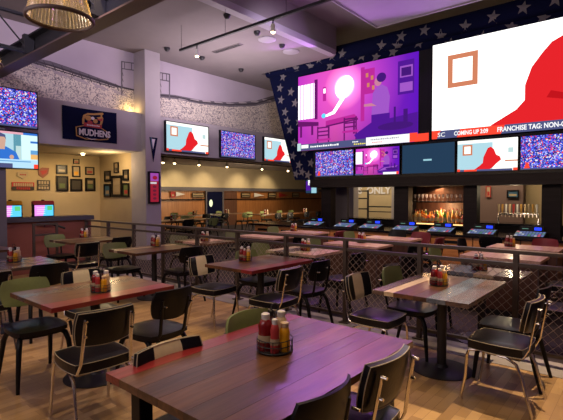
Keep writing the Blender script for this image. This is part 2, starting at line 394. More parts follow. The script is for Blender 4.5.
for px, py, lab in ((167, 49, 'black dome camera on ceiling beside the lavender column'), (227, 16, 'black ceiling dome high above the track light'), (257, 33, 'small black ceiling sensor next to the round speaker'),
                    (282, 46, 'small black ceiling sensor between the two round speakers'), (202, 58, 'small black ceiling dome beside the left track spot'), (241, 70, 'black ceiling dome closest to the stadium mural')):
    x, y = onZ(px, py, 4.97)
    small('ceiling_dome', lab, 'ceiling fitting', MB().lathe([(0, -.06), (.04, -.05), (.06, -.02), (.07, .0), (.07, .03)], 'blackmetal', 14), (x, y, 4.97))
x0, y0 = onZ(212, 52, 4.99); x1, y1 = onZ(243, 45, 4.99)
vt = thing('linear_vent', 'long black slot air vent in the grey ceiling', 'vent', ((x0+x1)/2, (y0+y1)/2, 4.985)); w = math.hypot(x1-x0, y1-y0)/2
MB().box(-w, w, -.07, .07, 0, .015, 'ceil').build('frame', vt)
for k in range(3): MB().box(-w+.02, w-.02, -.055+k*.04, -.03+k*.04, -.004, .0, 'blackmetal').build('slot', vt)

# pendant lamps
MT['ribbed'] = mat('prismatic glass', (.95, .80, .50), .18, trans=.92, em=.035, emcol=(1, .62, .2))
bn = MT['ribbed'].node_tree
wv = bn.nodes.new('ShaderNodeTexNoise'); wv.inputs['Scale'].default_value = 6
EM['lampbulb'] = emis('lit lamp bulb', (1, .62, .22), 3.5)
pl = thing('pendant_lamp', 'x', 'pendant lamp', (0, 0, 0), 0, 'glass dome pendants')
prof = [(.197, 0), (.192, .03), (.175, .09), (.15, .15), (.115, .20), (.075, .235), (.05, .25)]
g = MB(); vs = []; n = 96
for r_, z_ in prof:
    for k in range(n):
        t = 2*PI*k/n; rr = r_*(1+.018*(1 if k % 2 else -1)); g.v.append((rr*math.cos(t), rr*math.sin(t), z_))
for i in range(len(prof)-1):
    for k in range(n): g.f.append([i*n+k, i*n+(k+1) % n, (i+1)*n+(k+1) % n, (i+1)*n+k]); g.m.append(g.mi('ribbed'))
g.build('glass_shade', pl)
MB().tube([(.205*math.cos(2*PI*k/40), .205*math.sin(2*PI*k/40), -.005) for k in range(40)], .012, 'flange', 8, True, ).build('rim_band', pl, True)
MB().lathe([(.055, .245), (.07, .26), (.06, .36), (.03, .40), (.012, .42)], 'blackmetal', 18).build('socket_housing', pl, True)
MB().tube([(0, 0, .42), (0, 0, 2.35)], .008, 'blackmetal').build('stem', pl)
MB().lathe([(0, .10), (.03, .12), (.035, .16), (.02, .22), (.018, .245)], 'lampbulb', 14).build('bulb', pl, True)
lx, ly = onZ(60, 18, 2.62); lx2, ly2 = onZ(-25, 62, 2.62)
dup(pl, 'large ribbed glass dome pendant lamp hanging at top left', (lx, ly, 2.62), 0, 'glass dome pendants', (.90, .90, 1.1))
dup(pl, 'glass dome pendant cut off by the left edge beside the televisions', (lx2, ly2, 2.62), 0, 'glass dome pendants', (.90, .90, 1.1))

# ================================================================== SCREENS
def circ(cx, cy, rx, ry, n=24, a0=0): return [(cx+rx*math.cos(a0+2*PI*k/n), cy+ry*math.sin(a0+2*PI*k/n)) for k in range(n)]
class Pic:
    """flat picture shown on a screen: u to the right, v up, 0..1, on a panel w x h facing -Y (local)"""
    def __init__(s, w, h, m): s.w = w; s.h = h; s.k = 1; s.b = MB(); s.b.box(0, w, 0, .02, 0, h, 'plastic'); s.rect(0, 0, 1, 1, m)
    def poly(s, pts, m): s.k += 1; s.b.flat([(min(max(u, 0), 1)*s.w, min(max(v, 0), 1)*s.h) for u, v in pts], 'Y', -.0007*s.k, m)
    def rect(s, a, b, c, d, m): s.poly([(a, b), (c, b), (c, d), (a, d)], m)
def screen_mat(name, expr):
    m = bpy.data.materials.new(name); m.use_nodes = True; nt = m.node_tree; nt.nodes.clear()
    tc = nt.nodes.new('ShaderNodeTexCoord'); sp = nt.nodes.new('ShaderNodeSeparateXYZ'); nt.links.new(tc.outputs['Generated'], sp.inputs[0])
    e = nt.nodes.new('ShaderNodeEmission'); o = nt.nodes.new('ShaderNodeOutputMaterial'); nt.links.new(e.outputs[0], o.inputs[0])
    expr(nt, tc, sp, e); return m
def flash(nt, tc, sp, e):
    L = nt.links.new
    r = ramp(nt, [(0, (.34, .025, .36)), (.35, (.30, .035, .20)), (.6, (.18, .015, .26)), (1, (.08, .006, .36))]); L(sp.outputs['X'], r.inputs[0])
    mp = nt.nodes.new('ShaderNodeMapping'); mp.inputs['Location'].default_value = (-.43, 0, -.70); mp.inputs['Scale'].default_value = (1, 0, .62)
    vl = nt.nodes.new('ShaderNodeVectorMath'); vl.operation = 'LENGTH'; L(tc.outputs['Generated'], vl.inputs[0])
    sb = nt.nodes.new('ShaderNodeVectorMath'); sb.operation = 'SUBTRACT'; sb.inputs[1].default_value = (.43, 0, .76)
    ml = nt.nodes.new('ShaderNodeVectorMath'); ml.operation = 'MULTIPLY'; ml.inputs[1].default_value = (1, 0, .6)
    L(tc.outputs['Generated'], sb.inputs[0]); L(sb.outputs[0], ml.inputs[0]); L(ml.outputs[0], vl.inputs[0])
    g_ = ramp(nt, [(0, (1.0, .95, .95)), (.07, (1, .85, .9)), (.09, (.75, .2, .4)), (.18, (.25, .03, .16)), (.5, (0, 0, 0))]); L(vl.outputs['Value'], g_.inputs[0])
    ad = nt.nodes.new('ShaderNodeMixRGB'); ad.blend_type = 'ADD'; ad.inputs[0].default_value = 1; L(r.outputs[0], ad.inputs[1]); L(g_.outputs[0], ad.inputs[2])
    L(ad.outputs[0], e.inputs[0]); e.inputs[1].default_value = 1.25*SCR
EM['kitchen'] = screen_mat('pink kitchen scene on screen', flash)
E_('paper', (1, .98, .95), 1.5); E_('page', (.95, .93, .86), 1.15); E_('orange', (.55, .19, .10), 1); E_('redblob', (.66, .015, .02), 1.0); E_('redblob2', (.45, .006, .010), 1.0)
E_('ticker', (.07, .08, .19), 1); E_('tickgrey', (.3, .3, .36), 1); E_('tickred', (.9, .06, .03), 1); E_('pinkwin', (1, .85, 1), 1.4); E_('magenta', (.42, .02, .27), 1); E_('dkmagenta', (.12, .008, .12), 1)
E_('violet', (.07, .008, .25), 1); E_('dkviolet', (.05, .008, .16), 1); E_('lilac', (.30, .08, .48), 1); E_('skin', (.5, .18, .28), 1); E_('teal', (.02, .05, .10), .8); E_('aqua', (.35, .65, .75), .8)
E_('cyan', (.1, .6, 1), 1.1); E_('wallgrey', (.45, .62, .62), 1); E_('shirt', (.03, .15, .55), 1); E_('face', (.55, .33, .25), 1); E_('ticky', (.8, .7, .1), 1); E_('flashcore', (1, .93, .95), 2.2)
E_('pageblue', (.38, .60, .68), 1.0); E_('aquad', (.10, .28, .36), 1); E_('pagew', (.62, .86, .86), 1); E_('shirtl', (.12, .32, .6), 1); E_('orangel', (.75, .42, .14), 1); E_('pinkish', (.7, .35, .42), 1); E_('skyc', (.42, .66, .85), 1); E_('wht', (.9, .9, .9), 1.0)
def pic_kitchen(w, h, full=True):
    p = Pic(w, h, 'kitchen')
    p.rect(.0, .42, .16, .88, 'pinkwin')
    for a in range(5): p.rect(.02+a*.032, .42, .026+a*.032, .88, 'lilac')
    p.rect(.16, .40, .19, .92, 'dkmagenta')
    p.poly([(0, .40), (.2, .36), (.2, .31), (0, .33)], 'dkmagenta'); p.rect(.02, .18, .04, .34, 'dkmagenta'); p.rect(.13, .2, .15, .33, 'dkmagenta')
    p.rect(.24, .62, .27, .80, 'magenta'); p.rect(.245, .72, .265, .78, 'pinkwin')
    p.rect(.57, .30, .60, .95, 'magenta'); p.rect(.60, .62, .68, .92, 'magenta')
    for q in ((.61, .82), (.65, .78), (.62, .70), (.66, .66)): p.rect(q[0], q[1], q[0]+.02, q[1]+.05, 'orange')
    p.rect(.855, .55, .97, .93, 'violet'); p.rect(.87, .74, .96, .87, 'lilac'); p.rect(.87, .58, .96, .68, 'lilac'); p.rect(.88, .755, .95, .85, 'dkviolet')
    # light beam
    p.poly([(.24, .42), (.27, .44), (.33, .47), (.42, .66), (.45, .64), (.35, .44), (.28, .415)], 'flashcore'); p.poly(circ(.42, .73, .065, .12), 'flashcore'); p.poly(circ(.45, .78, .06, .11), 'flashcore'); p.poly(circ(.25, .43, .02, .03), 'cyan')
    # dining table and chairs
    p.poly([(.27, .36), (.52, .40), (.55, .345), (.27, .30)], 'magenta'); p.poly([(.27, .30), (.55, .345), (.55, .325), (.27, .28)], 'dkmagenta')
    p.rect(.29, .12, .305, .29, 'dkmagenta'); p.rect(.51, .16, .525, .33, 'dkmagenta')
    for cx_, top in ((.19, .30), (.43, .37)):
        p.rect(cx_, .04, cx_+.012, top, 'dkmagenta'); p.rect(cx_+.10, .04, cx_+.112, top, 'dkmagenta')
        for k in range(3): p.rect(cx_, top-.03-k*.05, cx_+.112, top-.012-k*.05, 'dkmagenta')
        p.rect(cx_-.01, top-.19, cx_+.125, top-.165, 'magenta')
    # someone standing at the worktop, seen small
    p.poly([(.665, .50), (.67, .62), (.70, .68), (.74, .70), (.78, .66), (.80, .55), (.79, .34), (.66, .33)], 'lilac'); p.poly([(.66, .50), (.60, .50), (.60, .47), (.70, .46)], 'skin')
    p.poly(circ(.71, .74, .028, .05), 'skin'); p.poly(circ(.735, .785, .036, .055), 'dkviolet'); p.rect(.66, .25, .80, .36, 'violet')
    # worktop
    p.poly([(.52, .14), (.66, .27), (1, .33), (1, .05), (.56, .05)], 'violet'); p.poly([(.54, .13), (.68, .25), (.98, .31), (.9, .2)], 'lilac' if not full else 'violet')
    p.poly(circ(.84, .20, .13, .045), 'dkviolet'); p.rect(.83, .22, .845, .42, 'dkviolet'); p.rect(.90, .2, .93, .38, 'dkviolet')
    if full: p.rect(0, 0, .64, .085, 'ticker'); p.rect(0, 0, .035, .10, 'wallgrey'); p.rect(.04, .03, .11, .075, 'wht'); p.rect(.62, .0, .95, .095, 'wht')
    p.rect(.945 if full else .95, 0, 1, .1, 'tickred')
    if not full: p.rect(.66, 0, .95, .08, 'wht'); p.rect(0, 0, .2, .05, 'ticker')
    return p
def pic_room(w, h, full=True):
    p = Pic(w, h, 'paper' if full else 'page')
    if not full: p.rect(0, .0, .6, .9, 'pageblue')
    p.rect(.09, .52, .26, .86, 'orange'); p.rect(.12, .57, .23, .81, 'paper' if full else 'page')
    # plain red rounded armchair shape in place of the advert character
    if full: p.poly([(.27, .0), (.34, .10), (.46, .22), (.50, .30), (.50, .44), (.53, .60), (.58, .72), (.62, .80), (.67, .84), (.73, .84), (.79, .80), (.83, .70), (.86, .58), (.93, .50), (1, .46), (1, .20), (.86, .14), (.8, .0)], 'redblob')
    else: p.poly([(.30, .06), (.38, .16), (.44, .26), (.45, .44), (.49, .60), (.52, .72), (.57, .76), (.62, .68), (.66, .5), (.72, .44), (.74, .34), (.66, .22), (.60, .10), (.56, .06)], 'redblob')
    if full: p.poly([(.62, .36), (.72, .30), (.98, .36), (.98, .32), (.72, .25), (.60, .30)], 'redblob2')
    if full: p.rect(0, 0, 1, .085, 'ticker'); p.poly([(.148, .0), (.168, .085), (.405, .085), (.385, 0)], 'tickred'); p.poly([(0, 0), (0, .09), (.055, .09), (.03, 0)], 'tickred')
    else: p.rect(.80, .28, 1, .32, 'orange'); p.rect(.85, .55, .93, .7, 'wallgrey'); p.rect(.0, .0, .92, .06, 'ticker'); p.rect(.12, 0, .34, .06, 'tickred'); p.rect(.93, 0, 1, .08, 'tickred'); p.rect(0, 0, .05, .08, 'tickred')
    return p
def pic_news(w, h):
    p = Pic(w, h, 'pageblue')
    def m_(pts): return [(.50+.5*u, v) for u, v in pts]
    def rc(a, b, c, d, mm): p.poly(m_([(a, b), (c, b), (c, d), (a, d)]), mm)
    rc(.34, .24, .40, .94, 'aquad'); rc(.40, .24, .54, .62, 'wallgrey'); rc(.40, .62, .54, .94, 'aquad'); rc(.55, .24, 1, .94, 'pagew'); rc(.80, .72, 1, .78, 'shirt'); rc(.80, .40, 1, .52, 'shirtl'); rc(.80, .26, 1, .40, 'orangel')
    rc(-1, .94, .6, 1, 'pinkish'); rc(.6, .94, 1, 1, 'shirt')
    p.poly(m_([(-.45, .22), (-.4, .44), (-.1, .58), (.14, .58), (.40, .44), (.50, .22)]), 'shirt'); p.poly(m_([(-.14, .5), (.10, .5), (.12, .66), (-.12, .66)]), 'face'); p.poly(m_(circ(-.01, .74, .14, .17)), 'face')
    p.poly(m_([(-.16, .76), (-.15, .9), (-.01, .95), (.12, .9), (.14, .76), (.10, .84), (-.1, .84)]), 'ticker'); p.poly(m_(circ(.28, .3, .06, .06)), 'face')
    rc(-1, .10, 1, .24, 'skyc'); rc(-.3, .17, .8, .20, 'shirtl'); rc(-1, .0, .30, .12, 'ticker'); rc(.30, .0, .88, .12, 'skyc'); rc(.88, 0, 1, .12, 'tickred'); return p
def pic_plain(w, h, m):
    p = Pic(w, h, m); return p
def tv(label, loc, rotz, w, h, pic, bez=.018, name='television', group=None, tilt=0, depth=.05):
    """loc is the lower left corner of the panel as seen from the front; the front faces local -Y"""
    t = thing(name, label, 'television', loc, rotz, group); t.rotation_euler = (tilt, 0, rotz)
    MB().box(-bez, w+bez, .021, .021+depth, -bez, h+bez, 'plastic').box(-bez, 0, -.012, .021, -bez, h+bez, 'plastic').box(w, w+bez, -.012, .021, -bez, h+bez, 'plastic').box(0, w, -.012, .021, -bez, 0, 'plastic').box(0, w, -.012, .021, h, h+bez, 'plastic').build('housing', t)
    pic.b.build('screen', t)
    return t
# left wall: screens face +X ; local -Y -> +X means rotz = +90deg, panel runs along +Y... (local x -> world y)
R9 = PI/2
tv('wall television nearest the lavender column showing a red shape on pale blue', (-9.378, 6.66, 2.68), R9, 1.36, .73, pic_room(1.36, .73, False), group='televisions on the band under the mural')
p = pic_plain(1.38, .73, 'crowd'); p.rect(0, 0, 1, .05, 'ticker')
tv('middle wall television under the mural showing a blue crowd', (-9.378, 8.49, 2.65), R9, 1.38, .73, p, group='televisions on the band under the mural')
tv('wall television half hidden by the star fascia showing a red shape', (-9.378, 10.3, 2.65), R9, 1.36, .73, pic_room(1.36, .73, False), group='televisions on the band under the mural')
p = pic_plain(1.25, .68, 'crowd'); p.rect(0, 0, 1, .05, 'ticker')
tv('upper television on the grey pier at the left edge showing a blue crowd', (-9.05, 2.25, 2.82), R9, 1.25, .68, p, group='televisions on the grey pier')
tv('lower television on the grey pier at the left edge showing a news presenter', (-9.05, 2.25, 2.06), R9, 1.25, .66, pic_news(1.25, .66), group='televisions on the grey pier')
# big wall
pk = pic_kitchen(3.6, 1.99)
s1 = tv('huge left screen glowing pink and purple with a white flash', (-7.43, 9.53, 2.75), 0, 3.38, 1.99, pic_kitchen(3.38, 1.99), .0, 'video_screen')
MB().box(3.38, 3.66, -.004, .02, 0, 1.99, 'plastic').build('side_panel', s1); MB().box(3.30, 3.62, -.02, -.006, 0, .17, E_('tickred', 0)).build('ticker_end', s1)
RX = (PI/2, 0, 0)
def strokes(parent, x, z, n, w, hh, m, y=-.04, gap=.35):
    b = MB(); u = x
    for k in range(n):
        ww = w*(.6+.5*((k*7) % 5)/5); b.box(u, u+ww, y-.002, y, z, z+hh*(.8 if k % 3 else 1), m); u += ww+w*gap
    return b.build('small_print', parent)
strokes(s1, .44, .065, 13, .06, .045, 'wht'); strokes(s1, 2.22, .11, 16, .04, .035, 'tickgrey'); strokes(s1, 2.26, .05, 6, .04, .02, 'tickred')
strokes(s1, 1.72, .10, 3, .05, .03, 'wht'); strokes(s1, 1.76, .04, 6, .05, .035, 'ticky')
s2 = tv('huge right screen glowing white with a red rounded shape and news ticker', (-3.74, 9.53, 2.77), 0, 3.6, 2.02, pic_room(3.6, 2.02), .0, 'video_screen')
def tx(px): return onY(px, 135, 9.49)[0]+3.74
text('COMING UP 3:09', .12, 'wht', s2, (tx(454), -.04, .04), RX, bold=.003, sx=.74); text('FRANCHISE TAG: NON-QB', .13, 'wht', s2, (tx(497), -.04, .04), RX, bold=.003, sx=.78); text('SC', .13, 'wht', s2, (tx(437.5), -.04, .035), RX, sx=1.1)
SM = [(-6.77, 1.13, 'crowd', 'first small screen from the left below the big screens showing a blue crowd'), (-5.57, 1.13, 'kitchen', 'small screen below the big screens repeating the pink kitchen scene'),
      (-4.37, 1.16, 'teal', 'dark small screen with a tiny pale logo below the big screens'), (-3.15, 1.13, 'room', 'small screen below the big screens showing a red shape on pale wall'),
      (-1.97, 1.13, 'crowd', 'small screen at the right end below the big screens showing a blue crowd')]
for x, w, k, lab in SM:
    p = pic_kitchen(w, .63, False) if k == 'kitchen' else pic_room(w, .63, False) if k == 'room' else pic_plain(w, .63, k)
    if k == 'crowd': p.rect(0, 0, 1, .04, 'ticker'); p.poly([(.05, .04), (.08, .2), (.11, .22), (.14, .04)], 'tickred')
    if k == 'teal': p.rect(.42, .42, .58, .48, 'aqua')
    tv(lab, (x, 9.42, 2.04), 0, w, .63, p, .015, 'television', 'small screens below the big screens')
# star fascia
def starpoly(cx, cz, r, a=0): return [(cx+(r if k % 2 == 0 else r*.42)*math.sin(a+PI*k/5), cz+(r if k % 2 == 0 else r*.42)*math.cos(a+PI*k/5)) for k in range(10)]
sf = thing('star_fascia', 'navy fascia printed with grey stars around the big screens', 'fascia', (0, 9.6, 0))
b_ = MB().prism([(-8.55, 4.95), (-7.6, 1.98), (2.5, 1.98), (2.5, 4.95)], 'Y', 0, .35, 'navy')
NR = 10; RR = .2; zc = 5.13
pr = [(-.0, zc-RR)]+[(-RR*.7*math.sin(PI*k/NR), zc-RR*math.cos(PI*k/NR)) for k in range(NR+1)]+[(.35, zc+RR), (.35, zc-RR)]
b_.prism([(q[0], q[1]) for q in pr[1:]], 'X', -8.6, 2.5, 'navy')
def stars(pxy, R=.135):
    for px, py in pxy:
        x, z = onY(px, py, 9.6); r_ = R
        if z > 4.95:
            dz = max(-.99, min(.99, (z-zc)/RR))
            zz = [(a, max(zc-RR+.002, min(zc+RR-.002, q))) for a, q in starpoly(x, z, r_, .2)]
            vs = [(a, -RR*.7*math.sqrt(max(0, 1-((q-zc)/RR)**2))-.006, q) for a, q in zz]; cz = max(zc-RR*.95, min(zc+RR*.95, z))
            vs.append((x, -RR*.7*math.sqrt(max(0, 1-((cz-zc)/RR)**2))-.012, cz))
            b_.add(vs, [(k, (k+1) % 10, 10) for k in range(10)], 'star')
        else: b_.flat(starpoly(x, z, r_, .25), 'Y', -.004, 'star')
stars([(291, 92), (280, 88), (295, 103), (285, 112), (299, 122), (290, 130), (294, 143), (304, 152), (299, 165), (311, 163), (308, 175), (281, 100), (302, 140), (293, 156), (287, 121), (302, 172), (296, 174)])
stars([(271, 71), (283, 77), (287, 67), (298, 69), (312, 67), (304, 60), (322, 60), (330, 66), (345, 55), (352, 62), (362, 56), (376, 57), (384, 47), (399, 47), (404, 38), (419, 43), (427, 32), (442, 37), (467, 28), (450, 44), (495, 19), (482, 37), (511, 27), (525, 10), (543, 18), (557, 2), (335, 57), (393, 52)])
b_.build('star_panel', sf)
MB().box(-6.9, 2.5, -.10, -.002, 1.98, 2.74, 'plastic').build('screen_backing', sf)
hd = thing('bar_header', 'dark wooden header and posts framing the bar openings', 'bar frame', (0, 9.9, 0))
MB().box(-7.0, 2.5, -.42, .2, 1.76, 1.975, 'darkwood').box(-7.0, 2.5, -.45, .22, 1.84, 1.87, 'darkwood').build('header_beam', hd)
for a, b2 in ((-6.84, -6.54), (-4.74, -4.38), (-3.14, -2.86), (-1.67, -1.35), (.3, .6)): MB().box(a, b2, -.12, .12, .75, 1.76, 'darkwood').build('post', hd)

# ================================================================== BAR
bar = thing('bar_counter', 'long bar with black stone counter and oak front', 'bar', (0, 9.3, 0))
MB().box(-9.0, 2.5, -.1, 1.1, .70, .75, 'granite').build('countertop', bar, bevel=.01)
MB().box(-8.8, 2.4, -.03, .95, 0, .70, 'darkwood').build('carcass', bar)
x = -8.78
while x < 2.2:
    pn = MB().box(x, x+.84, -.06, -.03, .10, .695, 'wood_bar').build('front_panel', bar); MB().box(x+.12, x+.72, -.068, -.061, .56, .62, 'plastic').build('slot_handle', pn); x += .86
MB().box(-8.8, 2.4, -.05, -.031, 0, .09, 'darkwood').build('kick_rail', bar)
# order terminals on the bar
pt = thing('order_terminal', 'x', 'terminal', (0, 0, 0), 0, 'order terminals on the bar')
E_('keys', (.22, .28, .6), .6); E_('keyg', (.2, .45, .35), .5); E_('keyb', (.02, .05, 1.0), 1.4); E_('keyw', (.75, .8, .9), .6); E_('keyr', (.8, .15, .25), .6)
MB().prism([(-.16, 0), (.16, 0), (.16, .115), (-.16, .03)], 'X', -.26, .26, 'plastic').build('body', pt)
k_ = MB(); 
for i in range(9):
    for j in range(4):
        cx_ = -.22+i*.055; yy = -.14+j*.068; zz = .035+j*.018
        k_.add([(cx_-.022, yy, zz+.004), (cx_+.022, yy, zz+.004), (cx_+.022, yy+.055, zz+.018), (cx_-.022, yy+.055, zz+.018)], [(0, 1, 2, 3)], random.choice(['keys', 'keys', 'keyw', 'keyg', 'keys', 'keyr', 'keyw']))
k_.build('keypad', pt)
d_ = MB().box(-.20, .20, .12, .16, .11, .21, 'plastic').build('display', pt); MB().box(.05, .17, .116, .119, .135, .19, 'keyb').build('readout', d_); MB().box(-.16, -.05, .116, .119, .155, .167, 'keyg').build('readout', d_)
for px, py, lab in ((314, 219, 'order terminal at the far left end of the bar'), (345, 222, 'second order terminal from the far end, left of the beige opening'), (371, 223, 'order terminal on the bar in front of the lit beige opening'),
                    (405, 226, 'order terminal in front of the post left of the bottles'), (441, 229, 'order terminal in front of the liquor bottles'), (482, 231, 'order terminal on the bar left of the beer taps'), (530, 235, 'rightmost order terminal on the bar below the beer taps')):
    x, z = onY(px, py, 9.45); dup(pt, lab, (x, 9.45, .75), 0, 'order terminals on the bar')
# back counter and niche
bc = thing('back_counter', 'dark back counter behind the bar holding bottles and taps', 'counter', (0, 11.2, 0))
MB().box(-8, 2.5, 0, .7, .86, .90, 'granite').build('countertop', bc); MB().box(-7.9, 2.4, .05, .65, 0, .86, 'darkwood').build('cabinet', bc)
ni = thing('bottle_niche', 'backlit bottle cabinet with shelf of glasses above between two posts', 'shelf', (0, 10.6, 0))
MB().box(-4.75, -3.25, .5, .54, .90, 1.9, 'wood_base').build('back_panel', ni)
E_('amberlight', (1, .55, .2), 1.6)
sh = MB().box(-4.75, -3.25, -.05, .5, .84, .88, 'darkwood').build('lower_shelf', ni); MB().box(-4.7, -3.3, -.052, -.051, .845, .875, 'amberlight').build('light_strip', sh)
MB().box(-4.75, -3.25, .0, .5, 1.38, 1.41, 'darkwood').build('upper_shelf', ni)
MB().box(-4.79, -4.75, -.05, .5, .0, 1.9, 'darkwood').build('side_panel', ni); MB().box(-3.25, -3.21, -.05, .5, .0, 1.9, 'darkwood').build('side_panel', ni)
def glass(name, col, r=.15, em=.0):
    return mat(name, col, r, trans=.15, coat=.3)
bm = [('amber', glass('amber liquor', (.85, .24, .02))), ('green', glass('green bottle glass', (.10, .38, .06))), ('clear', glass('pale bottle glass', (.95, .72, .30))), ('red', glass('red liquor', (.65, .04, .03))), ('dark brown', glass('dark brown liquor', (.16, .05, .015)))]
protos = []
for k, (nm, mm) in enumerate(bm):
    t = thing('liquor_bottle', 'x', 'bottle', (0, 0, 0), 0, 'liquor bottles in the backlit cabinet')
    h = .2+.02*(k % 3)
    MB().lathe([(.036, 0), (.038, .01), (.038, h*.72), (.03, h*.82), (.013, h*.92), (.013, h*1.1)], mm, 12).build('glass_body', t, True)
    MB().lathe([(.015, h*1.1), (.015, h*1.1+.025), (0, h*1.1+.027)], ['gold', 'white', 'redprint', 'plastic', 'gold'][k], 8).build('cap', t)
    MB().lathe([(.0388, h*.2), (.0388, h*.55)], 'label', 12).build('label_band', t); protos.append(t)
for row, (yy, n_) in enumerate(((10.62, 14), (10.8, 15), (10.96, 13))):
    for i in range(n_):
        k = random.choice([0, 0, 1, 2, 2, 3, 4, 0]); sc = random.uniform(.95, 1.3)
        dup(protos[k], '%s liquor bottle standing in the backlit cabinet behind the bar' % bm[k][0], (-4.66+i*(1.34/(n_-1)), yy, .88), random.uniform(0, 6), '%s liquor bottles in the backlit cabinet' % bm[k][0], (1, 1, sc))
gp = thing('wine_glass', 'x', 'glass', (0, 0, 0))
MT['clearglass'] = mat('clear glass', (.75, .75, .85), .08, trans=.6)
MB().lathe([(.03, 0), (.028, .004), (.004, .01), (.004, .07), (.025, .09), (.034, .13), (.028, .17)], 'clearglass', 10).build('bowl', gp, True)
for i in range(14):
    dup(gp, 'stemmed glass on the upper shelf above the liquor bottles', (-4.66+i*.102, 10.8, 1.41), 0, 'stemmed glasses on the upper shelf')
# beer taps
bt = thing('beer_tap_tower', 'row of beer taps with pale and gold handles behind the bar', 'beer taps', (-2.42, 11.4, .9))
MB().tube([(-.42, 0, 0), (-.42, 0, .22), (.42, 0, .22), (.42, 0, 0)], .03, 'chrome', 10).build('tap_rail', bt, True)
for i in range(11):
    x = -.4+i*.08; hmat = ['label', 'gold', 'white', 'tan', 'redprint', 'white', 'gold', 'tan'][i % 8]
    f_ = MB().tube([(x, -.03, .22), (x, -.09, .22), (x, -.10, .15)], .008, 'chrome', 6).build('faucet', bt); MB().tube([(x, -.07, .24), (x, -.07, .3), (x, -.07, .45)], [.012, .022, .026], hmat, 8).build('tap_handle', f_, True)
# beige wall beyond the bar: sign, window mullions, picture
sg = thing('wall_sign', 'large pale words painted high on the beige wall beyond the bar', 'sign', (0, 13.97, 0))
x, z = onY(354, 194.5, 13.97); text('ES  ONLY', .34, 'silverprint', sg, (x, 0, z+.03), RX, sx=1.0, bold=.012)
rk = thing('steel_frame_rack', 'dark metal frame standing before the beige wall beyond the bar', 'rack', (0, 13.2, 0))
xa, _ = onY(347, 200, 13.2); xb, _ = onY(368, 200, 13.2); xc_, _ = onY(391, 200, 13.2)
for x in (xa, (xa+xb)/2, xb): MB().box(x-.025, x+.025, -.025, .025, 0, 1.95-.22, 'blackmetal').build('upright', rk)
for z in (1.45, 1.7, 1.1): MB().box(xa, xb, -.02, .02, z-.02, z+.02, 'blackmetal').build('crossbar', rk)
MB().box(xb, xc_, -.02, .02, 1.16, 1.2, 'blackmetal').box(xb, xc_, -.02, .02, 1.0, 1.03, 'blackmetal').build('handrail', rk)
struct(MB().box(onY(470, 200, 13.6)[0], onY(523, 200, 13.6)[0], 13.6, 13.9, 0, 4, 'tapwall').build('trim_tap_wall')); struct(MB().box(onY(342, 200, 12)[0], onY(353.5, 200, 12)[0], 12, 12.3, 0, 4, 'paint').build('trim_bar_column')); struct(MB().box(onY(391.5, 200, 13)[0], onY(404, 200, 13)[0], 13, 13.3, 0, 4, 'paint').build('trim_bar_pier'))
struct(MB().box(onY(324, 200, 10.6)[0], onY(347, 200, 10.6)[0], 10.6, 10.7, 0, 2.0, 'greypaint').build('wall_bar_return'))
def frame(label, wall, c, w, h, inner, group=None, fr='blackwood', name='framed_picture', cat='picture'):
    """wall 'X' faces +X, 'Y' faces -Y"""
    t = thing(name, label, cat, c, R9 if wall == 'X' else 0, group)
    bd = min(w, h)*.13
    MB().box(-w/2, w/2, -.03, 0, -h/2, -h/2+bd, fr).box(-w/2, w/2, -.03, 0, h/2-bd, h/2, fr).box(-w/2, -w/2+bd, -.03, 0, -h/2+bd, h/2-bd, fr).box(w/2-bd, w/2, -.03, 0, -h/2+bd, h/2-bd, fr).build('frame', t)
    pb = MB().box(-w/2+bd, w/2-bd, -.012, 0, -h/2+bd, h/2-bd, inner[0])
    if len(inner) > 1: pb.box(-w/2+bd*2, w/2-bd*2, -.014, -.011, -h/2+bd*2, 0, inner[1])
    if len(inner) > 2: pb.box(-w/4, w/4, -.016, -.011, .02, h/2-bd*2, inner[2])
    pb.build('print', t); return t
def fpx(label, plane, pos, x0, y0, x1, y1, inner, group=None, **k):
    if plane == 'X':
        a = onX(x0, (y0+y1)/2, pos); b = onX(x1, (y0+y1)/2, pos); cc = ((x0+x1)/2)
        zt = onX(cc, y0, pos)[1]; zb = onX(cc, y1, pos)[1]
        return frame(label, 'X', (pos, (a[0]+b[0])/2, (zt+zb)/2), abs(b[0]-a[0]), zt-zb, inner, group, **k)
    a = onY(x0, (y0+y1)/2, pos); b = onY(x1, (y0+y1)/2, pos); cc = (x0+x1)/2; zt = onY(cc, y0, pos)[1]; zb = onY(cc, y1, pos)[1]
    return frame(label, 'Y', ((a[0]+b[0])/2, pos, (zt+zb)/2), abs(b[0]-a[0]), zt-zb, inner, group, **k)
GA = 'framed pictures on the alcove wall'
fpx('tiny framed picture at the top of the alcove wall group', 'X', -11.495, 73, 159, 79, 164, ['picture_tan', 'picture_red'], GA)
fpx('wide dark framed photograph with pale strip at upper left of alcove group', 'X', -11.495, 56, 165, 67, 174, ['picture_dark', 'picture_tan'], GA)
fpx('framed picture with yellow print in the middle of alcove group', 'X', -11.495, 72, 166, 80, 177, ['label', 'yellow'], GA)
fpx('framed picture with orange red print at upper right of alcove group', 'X', -11.495, 85, 167, 94, 175, ['picture_tan', 'picture_red'], GA)
fpx('large black framed team photograph at lower left of alcove group', 'X', -11.495, 56, 176, 68, 191, ['picture_dark', 'picture_green'], GA)
fpx('black framed dark landscape photograph at lower middle of alcove group', 'X', -11.495, 70, 179, 82, 191, ['picture_dark', 'picture_dark'], GA)
fpx('black framed photograph at lower right of alcove group', 'X', -11.495, 85, 178, 95, 191, ['picture_dark', 'picture_green', 'picture_tan'], GA)
GB = 'framed pictures beside the lavender column'
fpx('small upright framed print at the top beside the lavender column', 'Y', 6.015, 114.5, 162.5, 119, 173, ['picture_tan', 'picture_dark'], GB)
fpx('small framed dark print left of the tall picture beside the column', 'Y', 6.015, 105, 171, 111, 181.5, ['picture_dark', 'picture_tan'], GB)
